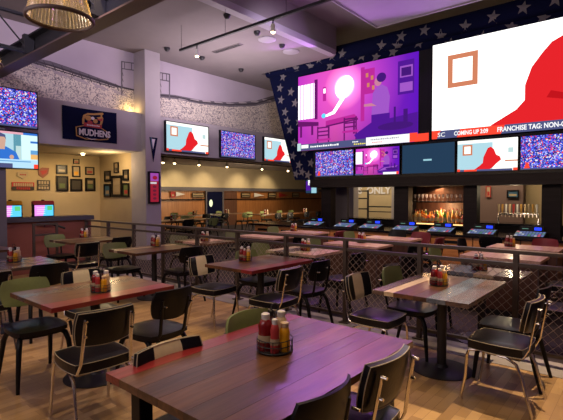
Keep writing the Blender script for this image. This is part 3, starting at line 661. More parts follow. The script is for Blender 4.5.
fpx('small framed blue print at lower left beside the column', 'Y', 6.015, 104.5, 184, 111, 197, ['picture_blue', 'picture_tan'], GB)
fpx('tall framed tan jersey print in the middle beside the column', 'Y', 6.015, 112, 175.5, 122.5, 197, ['picture_tan', 'label', 'label'], GB)
fpx('small framed dark print at upper right beside the column', 'Y', 6.015, 123.5, 169.5, 129, 180.5, ['picture_dark', 'picture_tan'], GB)
fpx('small framed green and red print at lower right beside the column', 'Y', 6.015, 123, 183, 129.5, 197, ['picture_green', 'picture_red'], GB)
# tall lit poster on the column
y0 = onX(148, 190, -9.26)[0]; y1 = onX(159, 190, -9.26)[0]; zt = onX(153, 171.5, -9.26)[1]; zb = onX(153, 203.5, -9.26)[1]
po = thing('poster', 'tall black framed pink and red poster on the lavender column', 'poster', (-9.26, (y0+y1)/2, (zt+zb)/2), R9); w = (y1-y0)/2; h = (zt-zb)/2
MB().box(-w, w, -.04, 0, -h, h, 'plastic').build('frame', po)
E_('postered', (.45, .02, .05), .55); E_('posterp', (.4, .08, .45), .7); E_('posterw', (.7, .65, .7), .7); E_('posterd', (.2, .02, .05), .5)
w2 = w-.04; h2 = h-.04
pb = MB().flat([(-w2, -h2), (w2, -h2), (w2, h2), (-w2, h2)], 'Y', -.042, 'postered').flat([(-w2, h2*.45), (w2, h2*.45), (w2, h2), (-w2, h2)], 'Y', -.044, 'posterp').flat([(-w2, h2*.25), (w2*.5, h2*.25), (w2*.5, h2*.38), (-w2, h2*.38)], 'Y', -.045, 'posterw')
for k in range(4): pb.flat(circ(0, h2*(.05-.27*k), w2*.45, h2*.09, 12), 'Y', -.046, 'posterd')
pb.flat(circ(w2*.1, h2*.68, w2*.6, h2*.14, 12), 'Y', -.046, 'postered'); pb.build('print', po)
# pennant on the column
pn_ = thing('pennant', 'narrow dark triangular pennant hanging on the lavender column', 'pennant', (-9.262, 0, 0))
a = onX(149.5, 137, -9.26); b = onX(157.5, 138, -9.26); c = onX(153.3, 162, -9.26)
MB().prism([a, b, c], 'X', 0, .008, 'navy').build('cloth', pn_)
MB().prism([(a[0]+.06, a[1]-.04), (a[0]+.15, a[1]-.04), (c[0]-.01, c[1]+.3)], 'X', .008, .012, 'silverprint').prism([(a[0]+.02, a[1]-.0), (a[0]+.06, a[1]-.0), (c[0]-.03, c[1]+.25)], 'X', .008, .011, 'picture_blue').build('stripe', pn_)
# MudHens flag
fl = thing('team_flag', 'navy team flag with gold edged emblem hung on the lavender band', 'flag', (-9.449, 4.14, 2.73), R9)
W = 1.22; Hh = .70; cb = MB(); nx, nz = 24, 10; vs = []
for i in range(nx+1):
    for j in range(nz+1): vs.append((W*i/nx, -.012-.008*math.sin(i*.9)*(1-j/nz)-.004*math.sin(i*.5+j*.7), Hh*j/nz-.012*math.sin(PI*i/nx)*(j/nz)))
fs = [(i*(nz+1)+j, (i+1)*(nz+1)+j, (i+1)*(nz+1)+j+1, i*(nz+1)+j+1) for i in range(nx) for j in range(nz)]
cb.add(vs, fs, 'navy'); cb.build('cloth', fl, True)
eb = MB(); Z_ = -.030
def em(pts, mm, k): eb.flat([(u*W, v*Hh) for u, v in pts], 'Y', Z_-.0015*k, mm)
em([(.34, .66), (.36, .78), (.44, .86), (.56, .88), (.72, .94), (.74, .90), (.70, .84), (.73, .76), (.72, .66), (.70, .55), (.34, .50)], 'gold', 0)
em([(.38, .66), (.42, .80), (.54, .82), (.68, .86), (.68, .80), (.60, .76), (.68, .68), (.66, .56), (.38, .52)], 'navy', 1)
em(circ(.45, .71, .06, .08, 10), 'gold', 2); em(circ(.58, .64, .045, .07, 10), 'gold', 2); em(circ(.48, .58, .05, .06, 10), 'redprint', 3); em([(.60, .70), (.72, .76), (.70, .66)], 'redprint', 3); em(circ(.53, .72, .035, .05, 8), 'silverprint', 3)
em([(.36, .44), (.37, .56), (.70, .54), (.69, .42)], 'redprint', 4)
em([(.23, .12), (.22, .40), (.36, .47), (.70, .45), (.84, .32), (.82, .10), (.66, .06), (.40, .04)], 'gold', 1)
em([(.245, .15), (.24, .38), (.36, .44), (.70, .42), (.82, .30), (.80, .13), (.66, .09), (.40, .07)], 'navy', 5)
em([(.38, .11), (.5, .05), (.62, .09), (.56, .09), (.5, .075)], 'silverprint', 6)
eb.build('emblem', fl)
text('MUDHENS', .19, 'silverprint', fl, (.27*W, -.045, .17*Hh), RX, sx=.80, bold=.006); strokes(fl, .42*W, .475*Hh, 8, .032, .03, 'silverprint', -.042)
# old signs on the alcove wall
def wp(px, py): y, z = onX(px, py, -11.49); return (y, z)
def strokesX(parent, a, b, hh, n, m, x):
    q = MB(); st_ = (b[0]-a[0])/n
    for k in range(n): q.box(x, x+.004, a[0]+st_*(k+.1), a[0]+st_*(k+.8), a[1]-hh/2, a[1]+hh/2, m)
    return q.build('lettering', parent)
h_ = thing('home_plate_sign', 'cream home plate shaped sign on the alcove wall', 'sign', (-11.495, 0, 0)); MB().prism([wp(17, 172), wp(28, 172), wp(28, 176), wp(22.5, 179), wp(17, 176)], 'X', 0, .02, 'label').build('board', h_)
strokesX(h_, wp(19.5, 174.6), wp(26, 174.6), .03, 4, 'redprint', .022)
h_ = thing('shield_sign', 'dark red rounded emblem sign beside the home plate sign', 'sign', (-11.495, 0, 0)); MB().prism([wp(38, 170), wp(42, 167.5), wp(49, 168), wp(48, 174), wp(43, 178), wp(38.5, 175)], 'X', 0, .02, 'maroon').prism([wp(40, 171), wp(47, 170), wp(46, 173), wp(42, 175)], 'X', .02, .025, 'redprint').build('board', h_)
h_ = thing('banner_sign', 'wide red and black lettered sign above the yellow topped terminal', 'sign', (-11.495, 0, 0)); MB().prism([wp(11.5, 182), wp(34, 182.5), wp(34, 190), wp(11.5, 190)], 'X', 0, .02, 'redprint').prism([wp(11.5, 186.5), wp(34, 186.7), wp(34, 190), wp(11.5, 190)], 'X', .02, .022, 'picture_dark').build('board', h_)
strokesX(h_, wp(13, 184.6), wp(33, 184.6), .075, 9, 'label', .022); strokesX(h_, wp(16, 188.3), wp(30, 188.3), .055, 7, 'redprint', .024)
h_ = thing('letter_sign', 'square black sign with pale letters right of the red banner', 'sign', (-11.495, 0, 0)); MB().prism([wp(37, 180), wp(50, 180.3), wp(50, 190), wp(37, 190)], 'X', 0, .02, 'picture_dark').build('board', h_)
strokesX(h_, wp(38, 182.5), wp(49, 182.5), .07, 4, 'label', .022); strokesX(h_, wp(38, 187.8), wp(49, 187.8), .06, 4, 'label', .022); strokesX(h_, wp(38.5, 185.2), wp(48, 185.2), .02, 7, 'label', .022)
fpx('small framed blue picture seen through the right bar opening', 'Y', 13.58, 507, 190, 519, 198, ['picture_blue', 'label'], None)
fpx('tall pale framed picture with red print at the left of the right opening', 'Y', 13.58, 486, 186, 491, 197, ['label', 'picture_red'], None, fr='redprint')
# far wall signs
XP = XF+.06
for k, (x0, x1) in enumerate(((192, 204), (241, 250), (268, 276), (292, 299))):
    fpx('dark triple framed print on the far oak wall, number of frames three'[0:41]+[' beside the dark door', ' right of the dark door', ' between the pale and red pennants', ' right of the red pennant'][k], 'X', XP, x0, 192.6, x1, 197.6, ['picture_tan', 'picture_dark'], 'prints on the far oak wall')
fpx('red square emblem sign on the far oak wall beside the column', 'X', XP, 170.5, 191.5, 175, 197.5, ['redprint', 'label'], 'emblem signs on the far oak wall', fr='redprint')
for lab, x0, x1, yy, mm in (('pale grey pennant right of the red square emblem', 176, 185, 194, 'silverprint'), ('pale pennant on the far oak wall below the third television', 254, 264, 195, 'silverprint'), ('red pennant on the far oak wall left of the hanging television', 279, 288, 195, 'redprint')):
    a = onX(x0, yy-2.2, XP); b = onX(x0, yy+2.2, XP); c = onX(x1, yy+.3, XP); tag(MB().prism([(a[0], a[1]), (b[0], b[1]), (c[0], c[1])], 'X', XP, XP+.02, mm).build('pennant'), lab, 'pennant')
y0, _ = onX(206.5, 200, XF+.05); y1, _ = onX(222, 200, XF+.05)
dr = struct(MB().box(XF+.001, XF+.07, y0, y1, 0, 1.77, 'navy').build('door_1'))
MB().box(XF+.07, XF+.10, y0-.08, y0, 0, 1.80, 'greypaint').box(XF+.07, XF+.10, y1, y1+.08, 0, 1.80, 'greypaint').box(XF+.07, XF+.10, y0, y1, 1.74, 1.80, 'greypaint').build('door_frame', dr)
E_('doorlite', (.85, .9, .55), 1.0); ya, za = onX(209.3, 199.5, XF+.08); yb, zb = onX(212.8, 206.8, XF+.08)
MB().flat(circ((ya+yb)/2, (za+zb)/2, (yb-ya)/2, (za-zb)/2, 16), 'X', XF+.075, 'doorlite').build('porthole', dr)
y0, _ = onX(224, 200, XF+.05); y1, _ = onX(237, 200, XF+.05); struct(MB().box(XF+.001, XF+.05, y0, y1, 0, 1.76, 'wood_base').build('trim_door_recess'))
# hanging television in far room
a = onY(306, 180, 12.5); b = onY(317, 193, 12.5)
p = pic_plain(b[0]-a[0], a[1]-b[1], 'teal'); p.rect(.0, .2, .45, .9, 'violet'); p.rect(.5, 0, .95, .9, 'aqua'); p.rect(.2, .6, .6, 1, 'wht')
tv('small television hanging behind the lower corner of the star fascia', (a[0], 12.5, b[1]), 0, b[0]-a[0], a[1]-b[1], p)
MB().box(.15, .19, .07, .11, .1, 3.0-b[1], 'blackmetal').build('ceiling_mount', C.objects['television.010'])
# spots of the far room track
tk = thing('far_track_light', 'thin black track with small spots washing the far cream wall', 'track light', (-13.4, 6.4, 2.93)); MB().box(-.02, .02, 0, 16, -.02, .02, 'blackmetal').build('track', tk)
SP = []
for px in (163, 174.5, 199, 227, 262, 288):
    y, z = onX(px, 160, -13.4); y -= 6.4; SP.append(y+6.4)
    h = MB().tube([(0, y, -.02), (0, y, -.07)], .015, 'blackmetal').lathe([(.035, -.2), (.05, -.2), (.045, -.07), (0, -.06)], 'white', 10, (0, y, 0)).build('spot_head', tk); MB().lathe([(0, -.25), (.04, -.235), (.045, -.202), (0, -.2)], 'bulb', 10, (0, y, 0)).build('lens', h)
MB().tube([(0, 1, 0), (0, 1, .07)], .01, 'blackmetal').build('hanger', tk)
y, z = onX(81, 153, -11.0); small('recessed_spot', 'small lit ceiling spot above the framed pictures in the alcove', 'ceiling light', MB().lathe([(0, -.03), (.03, -.03), (.045, 0), (.045, .02)], 'bulb', 12), (-10.9, y, 2.585))

# terminals on the low wall
E_('shopblue', (.1, .55, .9), 1.1); E_('shoppink', (.75, .25, .75), 1.1); E_('shopgreen', (.1, .55, .2), 1.0)
for i, (ya, yb, m_, lab) in enumerate(((2.96, 3.36, 'yellow', 'touch screen game terminal with yellow top on the low maroon wall'), (3.56, 3.96, 'redprint', 'touch screen game terminal with red top on the low maroon wall'))):
    t = thing('game_terminal', lab, 'game terminal', (-9.5, (ya+yb)/2, 1.12), R9, 'game terminals on the low wall'); w = (yb-ya)/2
    MB().box(-w, w, -.05, .05, .0, .27, 'plastic').build('housing', t); MB().prism([(-w, .25), (w, .25), (w, .30), (w*.9, .325), (-w*.9, .325), (-w, .30)], 'Y', -.055, .055, m_).build('top_cap', t)
    sb_ = MB().flat([(-w*.9, .02), (w*.9, .02), (w*.9, .235), (-w*.9, .235)], 'Y', -.051, 'shopblue').flat([(-w*.9, .02), (-.02, .02), (w*.1, .235), (-w*.9, .235)], 'Y', -.052, 'shoppink').flat([(w*.3, .13), (w*.8, .13), (w*.8, .22), (w*.3, .22)], 'Y', -.053, 'shopgreen')
    for k in range(4): sb_.flat([(-w*.7, .06+k*.04), (w*.1, .06+k*.04), (w*.1, .068+k*.04), (-w*.7, .068+k*.04)], 'Y', -.054, 'wht')
    sb_.build('screen', t); MB().lathe([(.03, .325), (.03, .345), (0, .35)], 'plastic', 10).build('camera_bump', t)

# ================================================================== RAILING
rl = thing('mesh_railing', 'long bronze steel railing with diamond wire mesh between posts', 'railing', (0, 4.6, 0))
MB().box(-9.45, 1.5, -.03, .03, 1.0, 1.035, 'rail').build('top_rail', rl, bevel=.004); MB().box(-9.45, 1.5, -.022, .022, .88, .915, 'rail').build('middle_rail', rl); MB().box(-9.45, 1.5, -.02, .02, .09, .12, 'rail').build('bottom_rail', rl)
PS = 0.935
mbw = MB(); st = .084; W0, H0 = PS-.04, .76
for sgn in (1, -1):
    k = -H0
    while k < W0:
        if sgn == 1: x0, z0 = (k, 0) if k >= 0 else (0, -k); L_ = min(W0-x0, H0-z0); x1, z1 = x0+L_, z0+L_
        else: x0, z0 = (k, H0) if k >= 0 else (0, H0+k); L_ = min(W0-x0, z0); x1, z1 = x0+L_, z0-L_
        if L_ > .01: mbw.tube([(x0, .002*sgn, z0+.12), (x1, .002*sgn, z1+.12)], .0022, 'wire', 4)
        k += st
mesh0 = None
for i in range(12):
    x = -9.40+i*PS
    p_ = MB().box(x-.022, x+.022, -.03, .03, .004, 1.0, 'rail').build('post', rl); MB().box(x-.06, x+.06, -.06, .06, .004, .016, 'rail').build('foot_plate', p_)
    if i < 11:
        if mesh0 is None: mesh0 = mbw.build('wire_mesh', rl); mesh0.location = (x+.02, 0, 0)
        else: c = mesh0.copy(); C.objects.link(c); c.parent = rl; c.location = (x+.02, 0, 0)
rr = thing('ramp_rail', 'short dark steel rail frame in front of the maroon low wall', 'railing', (-8.9, 3.35, 0))
for y in (.0, .42): MB().box(-.02, .02, y-.02, y+.02, 0, 1.02, 'rail').build('post', rr)
for z in (1.0, .8, .12): MB().box(-.018, .018, 0, .42, z-.018, z+.018, 'rail').build('rail_bar', rr)
hr = thing('wall_handrail', 'sloping dark handrail fixed to the maroon low wall', 'handrail', (-9.33, 0, 0)); a = onX(37, 224, -9.33); b = onX(52, 224, -9.33); c = onX(63, 228, -9.33)
MB().tube([(0, a[0], a[1]), (0, b[0], b[1]), (.1, c[0], c[1])], .022, 'blackmetal').build('grip', hr); MB().tube([(-.03, a[0]+.15, a[1]-.06), (0, a[0]+.15, a[1])], .012, 'blackmetal').build('bracket', hr)

# ================================================================== TABLES
def boards(x0, x1, y0, y1, z0, z1, cols, edge='wood_edge'):
    b = MB(); n = len(cols); ws = [c[1] for c in cols]; tot = sum(ws); x = x0
    for c, w_ in cols:
        w_ = (x1-x0)*w_/tot; k = len(b.f); b.box(x+.0008, x+w_-.0008, y0, y1, z0, z1, c); x += w_
    b.box(x0+.002, x1-.002, y0+.002, y1-.002, z0+.002, z1-.002, edge)
    return b
def table(label, x0, x1, y0, y1, cols, group, legs='disc', top=.75):
    cx_, cy_ = (x0+x1)/2, (y0+y1)/2; t = thing('dining_table', label, 'table', (cx_, cy_, 0), 0, group)
    w, d = (x1-x0)/2, (y1-y0)/2
    boards(-w, w, -d, d, top-.035, top, cols).build('tabletop', t)
    if legs == 'disc':
        MB().lathe([(.26, 0), (.262, .008), (.22, .02), (.06, .03), (.045, .05)], 'blackmetal', 36).build('base_plate', t, True)
        MB().tube([(0, 0, .03), (0, 0, top-.06)], .04, 'blackmetal', 16).build('column', t, True)
        MB().box(-.3*w/.4, .3*w/.4, -.03, .03, top-.06, top-.035, 'blackmetal').box(-.03, .03, -d*.6, d*.6, top-.058, top-.035, 'blackmetal').build('cross_support', t)
    elif legs == 'four':
        for a in (-1, 1):
            for c in (-1, 1): MB().box(a*(w-.1)-.035, a*(w-.1)+.035, c*(d-.12)-.035, c*(d-.12)+.035, 0, top-.035, 'blackwood').build('leg', t, bevel=.004)
        MB().box(-w+.13, w-.13, -d+.10, -d+.13, top-.1, top-.035, 'blackwood').box(-w+.13, w-.13, d-.13, d-.10, top-.1, top-.035, 'blackwood').build('apron', t)
    elif legs == 'box':
        b = MB(); n = 8; 
        b.box(-w+.03, w-.03, -d+.03, d-.03, .08, top-.035, 'wood_base')
        b.build('pedestal_box', t); MB().box(-w+.06, w-.06, -d+.06, d-.06, 0, .08, 'blackmetal').build('plinth', t)
        for a in (-1, 1):
            for c in (-1, 1): MB().box(a*(w-.025)-.008, a*(w-.025)+.008, c*(d-.025)-.008, c*(d-.025)+.008, .08, top-.036, 'flange').build('corner_trim', t)
    return t
B, D, R, CR, BL, G, PK = 'wood_brown', 'wood_dark', 'wood_red', 'wood_cream', 'wood_blue', 'wood_grey', 'pink_top'
TG = 'plank tables in front of the railing'
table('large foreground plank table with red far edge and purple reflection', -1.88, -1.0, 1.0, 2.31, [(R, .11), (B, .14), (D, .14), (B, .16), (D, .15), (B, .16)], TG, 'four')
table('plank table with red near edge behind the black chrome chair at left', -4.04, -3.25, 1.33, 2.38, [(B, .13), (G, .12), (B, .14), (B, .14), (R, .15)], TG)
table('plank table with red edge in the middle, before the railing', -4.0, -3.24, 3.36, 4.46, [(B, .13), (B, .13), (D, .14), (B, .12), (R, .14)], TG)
table('dark plank table with pale stripe in front of the lavender column', -6.18, -5.44, 3.36, 4.42, [(D, .12), (CR, .08), (D, .14), (B, .14), (D, .14)], TG)
table('dark plank table in front of the low maroon wall', -8.34, -7.5, 3.4, 4.42, [(D, .12), (CR, .05), (B, .14), (D, .14), (B, .14)], TG)
table('grey brown plank table cut off by the left edge of the view', -6.2, -5.38, 1.15, 2.4, [(G, .12), (B, .12), (G, .14), (D, .14), (G, .14)], TG)
table('small far table sliver at the left edge below the game terminals', -8.1, -7.3, 1.4, 2.49, [(D, .12), (B, .12), (D, .14)], TG)
table('multicoloured plank table with pale and blue boards at right', -1.82, -1.03, 3.36, 4.46, [(G, .1), (CR, .08), (B, .16), (D, .10), (BL, .14), (G, .16)], TG)
TH = 'tables beyond the railing'
table('grey plank table directly behind the railing at right', -1.82, -.96, 4.72, 5.24, [(G, .1), (BL, .16), (CR, .12), (G, .16)], TH)
table('pale and brown plank table behind the railing at centre', -4.34, -3.46, 4.80, 5.50, [(CR, .1), (G, .16), (CR, .12), (PK, .16)], TH)
table('brown plank table with condiments behind the railing near the column', -6.5, -5.62, 4.78, 5.42, [(B, .1), (PK, .16), (B, .12)], TH)
table('pink topped box pedestal table at centre beyond the railing', -4.27, -3.26, 6.16, 6.72, [(PK, .2), (PK, .2), (PK, .2), (PK, .2)], TH, 'box')
table('pink topped box pedestal table at right beyond the railing', -2.0, -1.04, 6.1, 6.72, [(PK, .2), (PK, .2), (PK, .2), (PK, .2)], TH, 'box')
table('pink topped table nearest the bar at right, below the taps', -2.0, -1.03, 7.35, 8.0, [(PK, .2), (PK, .2), (PK, .2)], TH, 'box')
table('pink topped table beyond the railing left of centre', -6.4, -5.42, 6.2, 6.85, [(PK, .2), (PK, .2), (PK, .2)], TH, 'box')
table('pink topped table nearest the bar at centre', -4.3, -3.3, 7.4, 8.0, [(PK, .2), (PK, .2), (PK, .2)], TH, 'box')
table('pink topped table nearest the bar left of centre', -6.4, -5.45, 7.5, 8.1, [(PK, .2), (PK, .2), (PK, .2)], TH, 'box')
# far room long tables
TF = 'long tables in the far oak panelled room'
table('long dark table in the far room beside the lavender column', -12.4, -11.5, 8.0, 10.3, [(B, .2), (D, .2), (B, .2)], TF)
table('long dark table in the far room in front of the navy door', -15.0, -14.1, 10.9, 14.6, [(D, .2), (D, .2), (B, .2)], TF)
table('long dark table in the far room below the red pennant', -13.4, -12.5, 13.6, 18.0, [(D, .2), (B, .2), (B, .2)], TF)

# ================================================================== CHAIRS  (front is local +X, origin on the floor below the seat)
def TB(lean, x, z): return Matrix.Translation((x, 0, z)) @ Matrix.Rotation(lean, 4, 'Y')
def chrome_chair(stripe):
    t = thing('diner_chair', 'x', 'chair')
    b = MB(); Ts = Matrix.Translation((0, 0, .43)) @ Matrix.Rotation(PI/2, 4, 'Y')
    b.pad(.208, .208, .092, .38, 0, lambda u: 'vinyl', T=Ts, wall=.7); st_ = b.build('seat', t, True)
    MB().rim(.208, .208, .38, 0, .0034, 'piping', Ts, .032).rim(.208, .208, .38, 0, .0024, 'piping', Ts, -.032).build('piping', st_, True)
    Tb = TB(-.20, -.235, .69)
    f = (lambda u: 'cream_leather' if .30 < u < .68 else 'vinyl') if stripe else (lambda u: 'vinyl')
    b = MB(); b.pad(.20, .118, .045, .30, .035, f, T=Tb); bk = b.build('backrest', t, True)
    MB().rim(.20, .118, .30, .035, .0028, 'piping', Tb, -.015).rim(.20, .118, .30, .035, .0028, 'piping', Tb, .015).build('piping', bk, True)
    r = .0115
    fr = MB().tube([(.17, s_*.17, .39) for s_ in (-1, 1)]+[(-.17, .17, .39), (-.17, -.17, .39)], r, 'chrome', 8, True); fr.build('seat_frame', t, True)
    for s_ in (-1, 1):
        MB().tube([(.12, s_*.185, .395), (.175, s_*.19, .385), (.19, s_*.195, .34), (.195, s_*.20, .2), (.225, s_*.21, .02), (.225, s_*.21, 0)], [r, r, r, r, r, .014], 'chrome', 8).build('leg', t, True)
        MB().tube([(.05, s_*.185, .392), (-.08, s_*.187, .385), (-.15, s_*.19, .35), (-.19, s_*.195, .26), (-.225, s_*.20, .12), (-.255, s_*.205, .02), (-.257, s_*.205, 0)], [r, r, r, r, r, r, .014], 'chrome', 8).build('leg', t, True)
        # back upright: flattened chrome bar behind the pad
        bs = MB().tube([(-.12, s_*.185, .39), (-.19, s_*.18, .40), (-.225, s_*.168, .47), (-.245, s_*.16, .60), (-.268, s_*.155, .73), (-.27, s_*.155, .77)], [.010, .011, .012, .013, .014, .008], 'chrome', 8, flat=.6).build('back_support', t, True)
        for z, x in ((.66, -.283), (.76, -.30)): MB().tube([(x+.03, s_*.155, z), (x, s_*.155, z)], .008, 'chrome', 8).build('screw', bs, True)
    return t
def wood_chair(back):
    t = thing('bentwood_chair', 'x', 'chair')
    Ts = Matrix.Translation((0, 0, .445)) @ Matrix.Rotation(PI/2, 4, 'Y')
    MB().pad(.215, .225, .05, .55, 0, lambda u: 'vinyl', T=Ts).build('seat', t, True)
    MB().pad(.19, .20, .03, .55, 0, lambda u: 'blackwood', T=Matrix.Translation((0, 0, .412)) @ Matrix.Rotation(PI/2, 4, 'Y')).build('seat_shell', t, True)
    for s_ in (-1, 1):
        MB().tube([(.10, s_*.15, .41), (.165, s_*.175, .395), (.195, s_*.19, .33), (.215, s_*.205, .15), (.23, s_*.215, 0)], [.019, .022, .021, .018, .014], 'blackwood', 10).build('leg', t, True)
        MB().tube([(-.08, s_*.15, .41), (-.15, s_*.17, .395), (-.19, s_*.185, .33), (-.235, s_*.20, .15), (-.275, s_*.21, 0)], [.019, .022, .021, .018, .014], 'blackwood', 10).build('leg', t, True)
        bs = MB().tube([(-.10, s_*.11, .415), (-.19, s_*.115, .42), (-.225, s_*.12, .48), (-.245, s_*.125, .60), (-.27, s_*.13, .74)], [.017, .018, .017, .016, .012], 'blackwood', 10, flat=.55).build('back_support', t, True)
        MB().tube([(-.315, s_*.13, .70), (-.28, s_*.13, .70)], .007, 'chrome', 8).build('screw', bs)
    Tb = TB(-.18, -.27, .70)
    MB().pad(.20, .122, .034 if back != 'blackwood' else .022, .52, .05, lambda u: back, T=Tb).build('backrest', t, True)
    return t
P1, P2 = chrome_chair(False), chrome_chair(True); P3, P4, P5 = wood_chair('blackwood'), wood_chair('green_vinyl'), wood_chair('red_vinyl')
S_, B_ = 'chrome chairs with black seats', 'chrome chairs with cream striped backs'
W_ = PI; r5 = math.radians
CH = [
 (P1, -2.98, 1.49, 176, 'black vinyl diner chair seen from behind in front of left table'),
 (P4, -3.98, 1.50, -2, 'green backed chair at the near left corner of left table'),
 (P3, -3.14, 2.10, 184, 'all black bentwood chair right of the black chrome chair'),
 (P2, -4.13, 2.08, 2, 'cream striped diner chair on the far side of left table'),
 (P3, -5.22, 2.05, 176, 'black bentwood chair behind the green backed chair at left'),
 (P1, -5.15, 1.45, 180, 'chrome diner chair cut off at the left edge'),
 (P2, -6.35, 1.75, 0, 'cream striped chair on the far side of the left edge table'),
 (P4, -8.32, 3.60, 5, 'green backed chair in front of the low maroon wall'),
 (P1, -7.10, 3.40, 178, 'black chrome chair seen from behind at the maroon wall table'),
 (P3, -7.42, 4.15, 182, 'black bentwood chair between the two dark tables by the railing'),
 (P4, -6.12, 3.55, 0, 'green backed chair at the dark table with pale stripe'),
 (P3, -5.30, 4.02, 178, 'black bentwood chair right of the dark table with pale stripe'),
 (P2, -4.02, 3.52, 4, 'cream striped chrome chair left of the middle table'),
 (P4, -3.92, 4.20, 0, 'green backed chair on the far side of the middle table'),
 (P1, -3.08, 3.53, 184, 'black chrome chair on the near side of the middle table'),
 (P3, -3.12, 4.12, 180, 'black bentwood chair right of the middle table by the railing'),
 (P2, -1.92, 3.66, 0, 'cream striped chrome chair left of the multicoloured table'),
 (P4, -1.80, 4.16, 0, 'green backed chair between multicoloured table and railing'),
 (P1, -.87, 3.64, 178, 'black chrome chair in full view right of the multicoloured table'),
 (P3, -.92, 4.12, 180, 'black bentwood chair behind the rightmost chrome chair'),
 (P4, -1.69, 1.97, 0, 'green backed chair on the far side of the foreground table'),
 (P2, -1.63, 1.32, 0, 'cream striped diner chair on the far side of the foreground table'),
 (P1, -1.16, 1.90, 178, 'black chrome chair with back at the near right of foreground table'),
 (P3, -1.19, 1.39, 180, 'dark bentwood chair at the bottom edge in front of foreground table'),
 # beyond the railing
 (P3, -3.14, 4.99, 180, 'black bentwood chair seen through the mesh right of the centre table'),
 (P4, -4.45, 5.05, 0, 'green backed chair seen through the mesh behind the middle table'),
 (P4, -6.62, 5.12, 0, 'green backed chair seen through the mesh beside the lavender column'),
 (P3, -5.35, 5.15, 180, 'black bentwood chair seen through the mesh left of centre'),
 (P3, -.72, 5.05, 175, 'black bentwood chair behind the mesh at the right edge'),
 (P3, -2.02, 5.0, 0, 'black bentwood chair behind the mesh left of grey plank table'),
 (P1, -.78, 6.35, 180, 'chrome edged chair at the right edge beyond the railing'),
 (P4, -4.45, 6.45, 0, 'green backed chair left of the pink topped centre table'),
 (P3, -3.02, 6.45, 180, 'black bentwood chair right of the pink topped centre table'),
 (P4, -2.22, 6.40, 0, 'green backed chair left of the pink topped table at right'),
 (P5, -3.1, 7.70, 180, 'dark red backed chair right of the centre table nearest the bar'),
 (P5, -3.55, 8.3, -90, 'dark red backed chair between centre table and bar'),
 (P5, -1.4, 8.35, -90, 'dark red backed chair between bar and right pink table'),
 (P3, -2.25, 7.70, 0, 'black bentwood chair left of the table nearest the bar'),
 (P4, -6.6, 6.5, 0, 'green backed chair left of the pink table beyond the railing'),
 (P3, -5.25, 6.5, 180, 'black bentwood chair right of the pink table left of centre'),
 (P4, -4.5, 7.75, 0, 'green backed chair left of centre table nearest the bar'),
 (P5, -5.2, 7.8, 180, 'dark red backed chair left of centre near the bar'),
 (P3, -4.1, 8.4, -90, 'black bentwood chair tucked under the bar at centre'),
 (P3, -2.25, 8.75, 90, 'black bentwood chair facing the bar left of the beer taps'),
 (P4, -6.6, 7.8, 0, 'green backed chair farthest left in the row nearest the bar'),
]
grp = {id(P1): S_, id(P2): B_, id(P3): 'black bentwood chairs', id(P4): 'green backed bentwood chairs', id(P5): 'dark red backed chairs'}
for p_, x, y, a, lab in CH: dup(p_, lab, (x, y, .004 if y > 4.36 and y < 4.74 else 0), r5(a), grp[id(p_)])
# far room chairs, low detail positions
far = [(-12.75, 8.4, 0, P4), (-12.75, 9.3, 0, P3), (-11.2, 8.6, 180, P3), (-11.2, 9.6, 180, P4), (-12.75, 10.0, 0, P4), (-15.3, 11.4, 0, P4), (-15.3, 12.3, 0, P4), (-15.3, 13.9, 0, P4), (-13.8, 11.5, 180, P3), (-13.8, 12.5, 180, P3), (-13.8, 13.7, 180, P4), (-13.7, 14.3, 0, P4),
       (-12.2, 14.0, 180, P3), (-12.2, 14.8, 180, P3), (-12.2, 16.0, 180, P3), (-12.2, 16.9, 180, P3), (-13.7, 15.2, 0, P4), (-13.7, 16.4, 0, P4), (-13.7, 17.3, 0, P4), (-12.2, 17.7, 180, P3)]
for x, y, a, p_ in far:
    side = 'far' if a == 0 else 'near'; kind = 'green backed' if p_ is P4 else 'black'
    tb = 'beside the column' if x > -12.8 and y < 10.5 else ('before the navy door' if y < 14 and x < -13.75 else 'below the red pennant')
    dup(p_, '%s chair on the %s side of the long table %s' % (kind, side, tb), (x, y, 0), r5(a), '%s chairs on the %s side %s' % (kind, side, tb))

# ================================================================== CONDIMENTS
def rack_proto():
    t = thing('condiment_rack', 'x', 'condiment rack')
    MB().lathe([(0, .004), (.078, .004), (.08, .008), (0, .008)], 'blackmetal', 24).build('tray', t)
    w = MB()
    for z in (.008, .035, .06): w.tube([(.08*math.cos(2*PI*k/28), .08*math.sin(2*PI*k/28), z) for k in range(28)], .0022, 'blackmetal', 5, True)
    for k in range(14): w.tube([(.08*math.cos(2*PI*k/14), .08*math.sin(2*PI*k/14), .006), (.08*math.cos(2*PI*k/14), .08*math.sin(2*PI*k/14), .06)], .0018, 'blackmetal', 5)
    w.build('wire_basket', t)
    MB().tube([(0, 0, .006), (0, 0, .175)]+[(.018*math.sin(a), 0, .195-.018*math.cos(a)) for a in [2*PI*k/12 for k in range(13)]], .003, 'blackmetal', 6).build('handle', t)
    return t
def squeeze(name, cat, body, cap, lab, h=.17, r=.03, neck=.012):
    t = thing(name, 'x', cat)
    MB().lathe([(r*.92, 0), (r, .008), (r, h*.35), (r*.88, h*.5), (r*.95, h*.66), (r*.7, h*.8), (neck, h*.86)], body, 18).build('body', t, True)
    MB().lathe([(neck*1.5, h*.83), (neck*1.6, h*.97), (neck*.9, h), (0, h)], cap, 14).build('cap', t, True)
    if lab: MB().lathe([(r*1.015, h*.24), (r*1.02, h*.34), (r*.965, h*.42)], lab, 18).build('label_band', t, True)
    return t
rk0 = rack_proto(); ke = squeeze('ketchup_bottle', 'ketchup bottle', 'red', 'white', 'label', .165, .035); mu = squeeze('mustard_bottle', 'mustard bottle', 'yellow', 'tan', None, .13, .025)
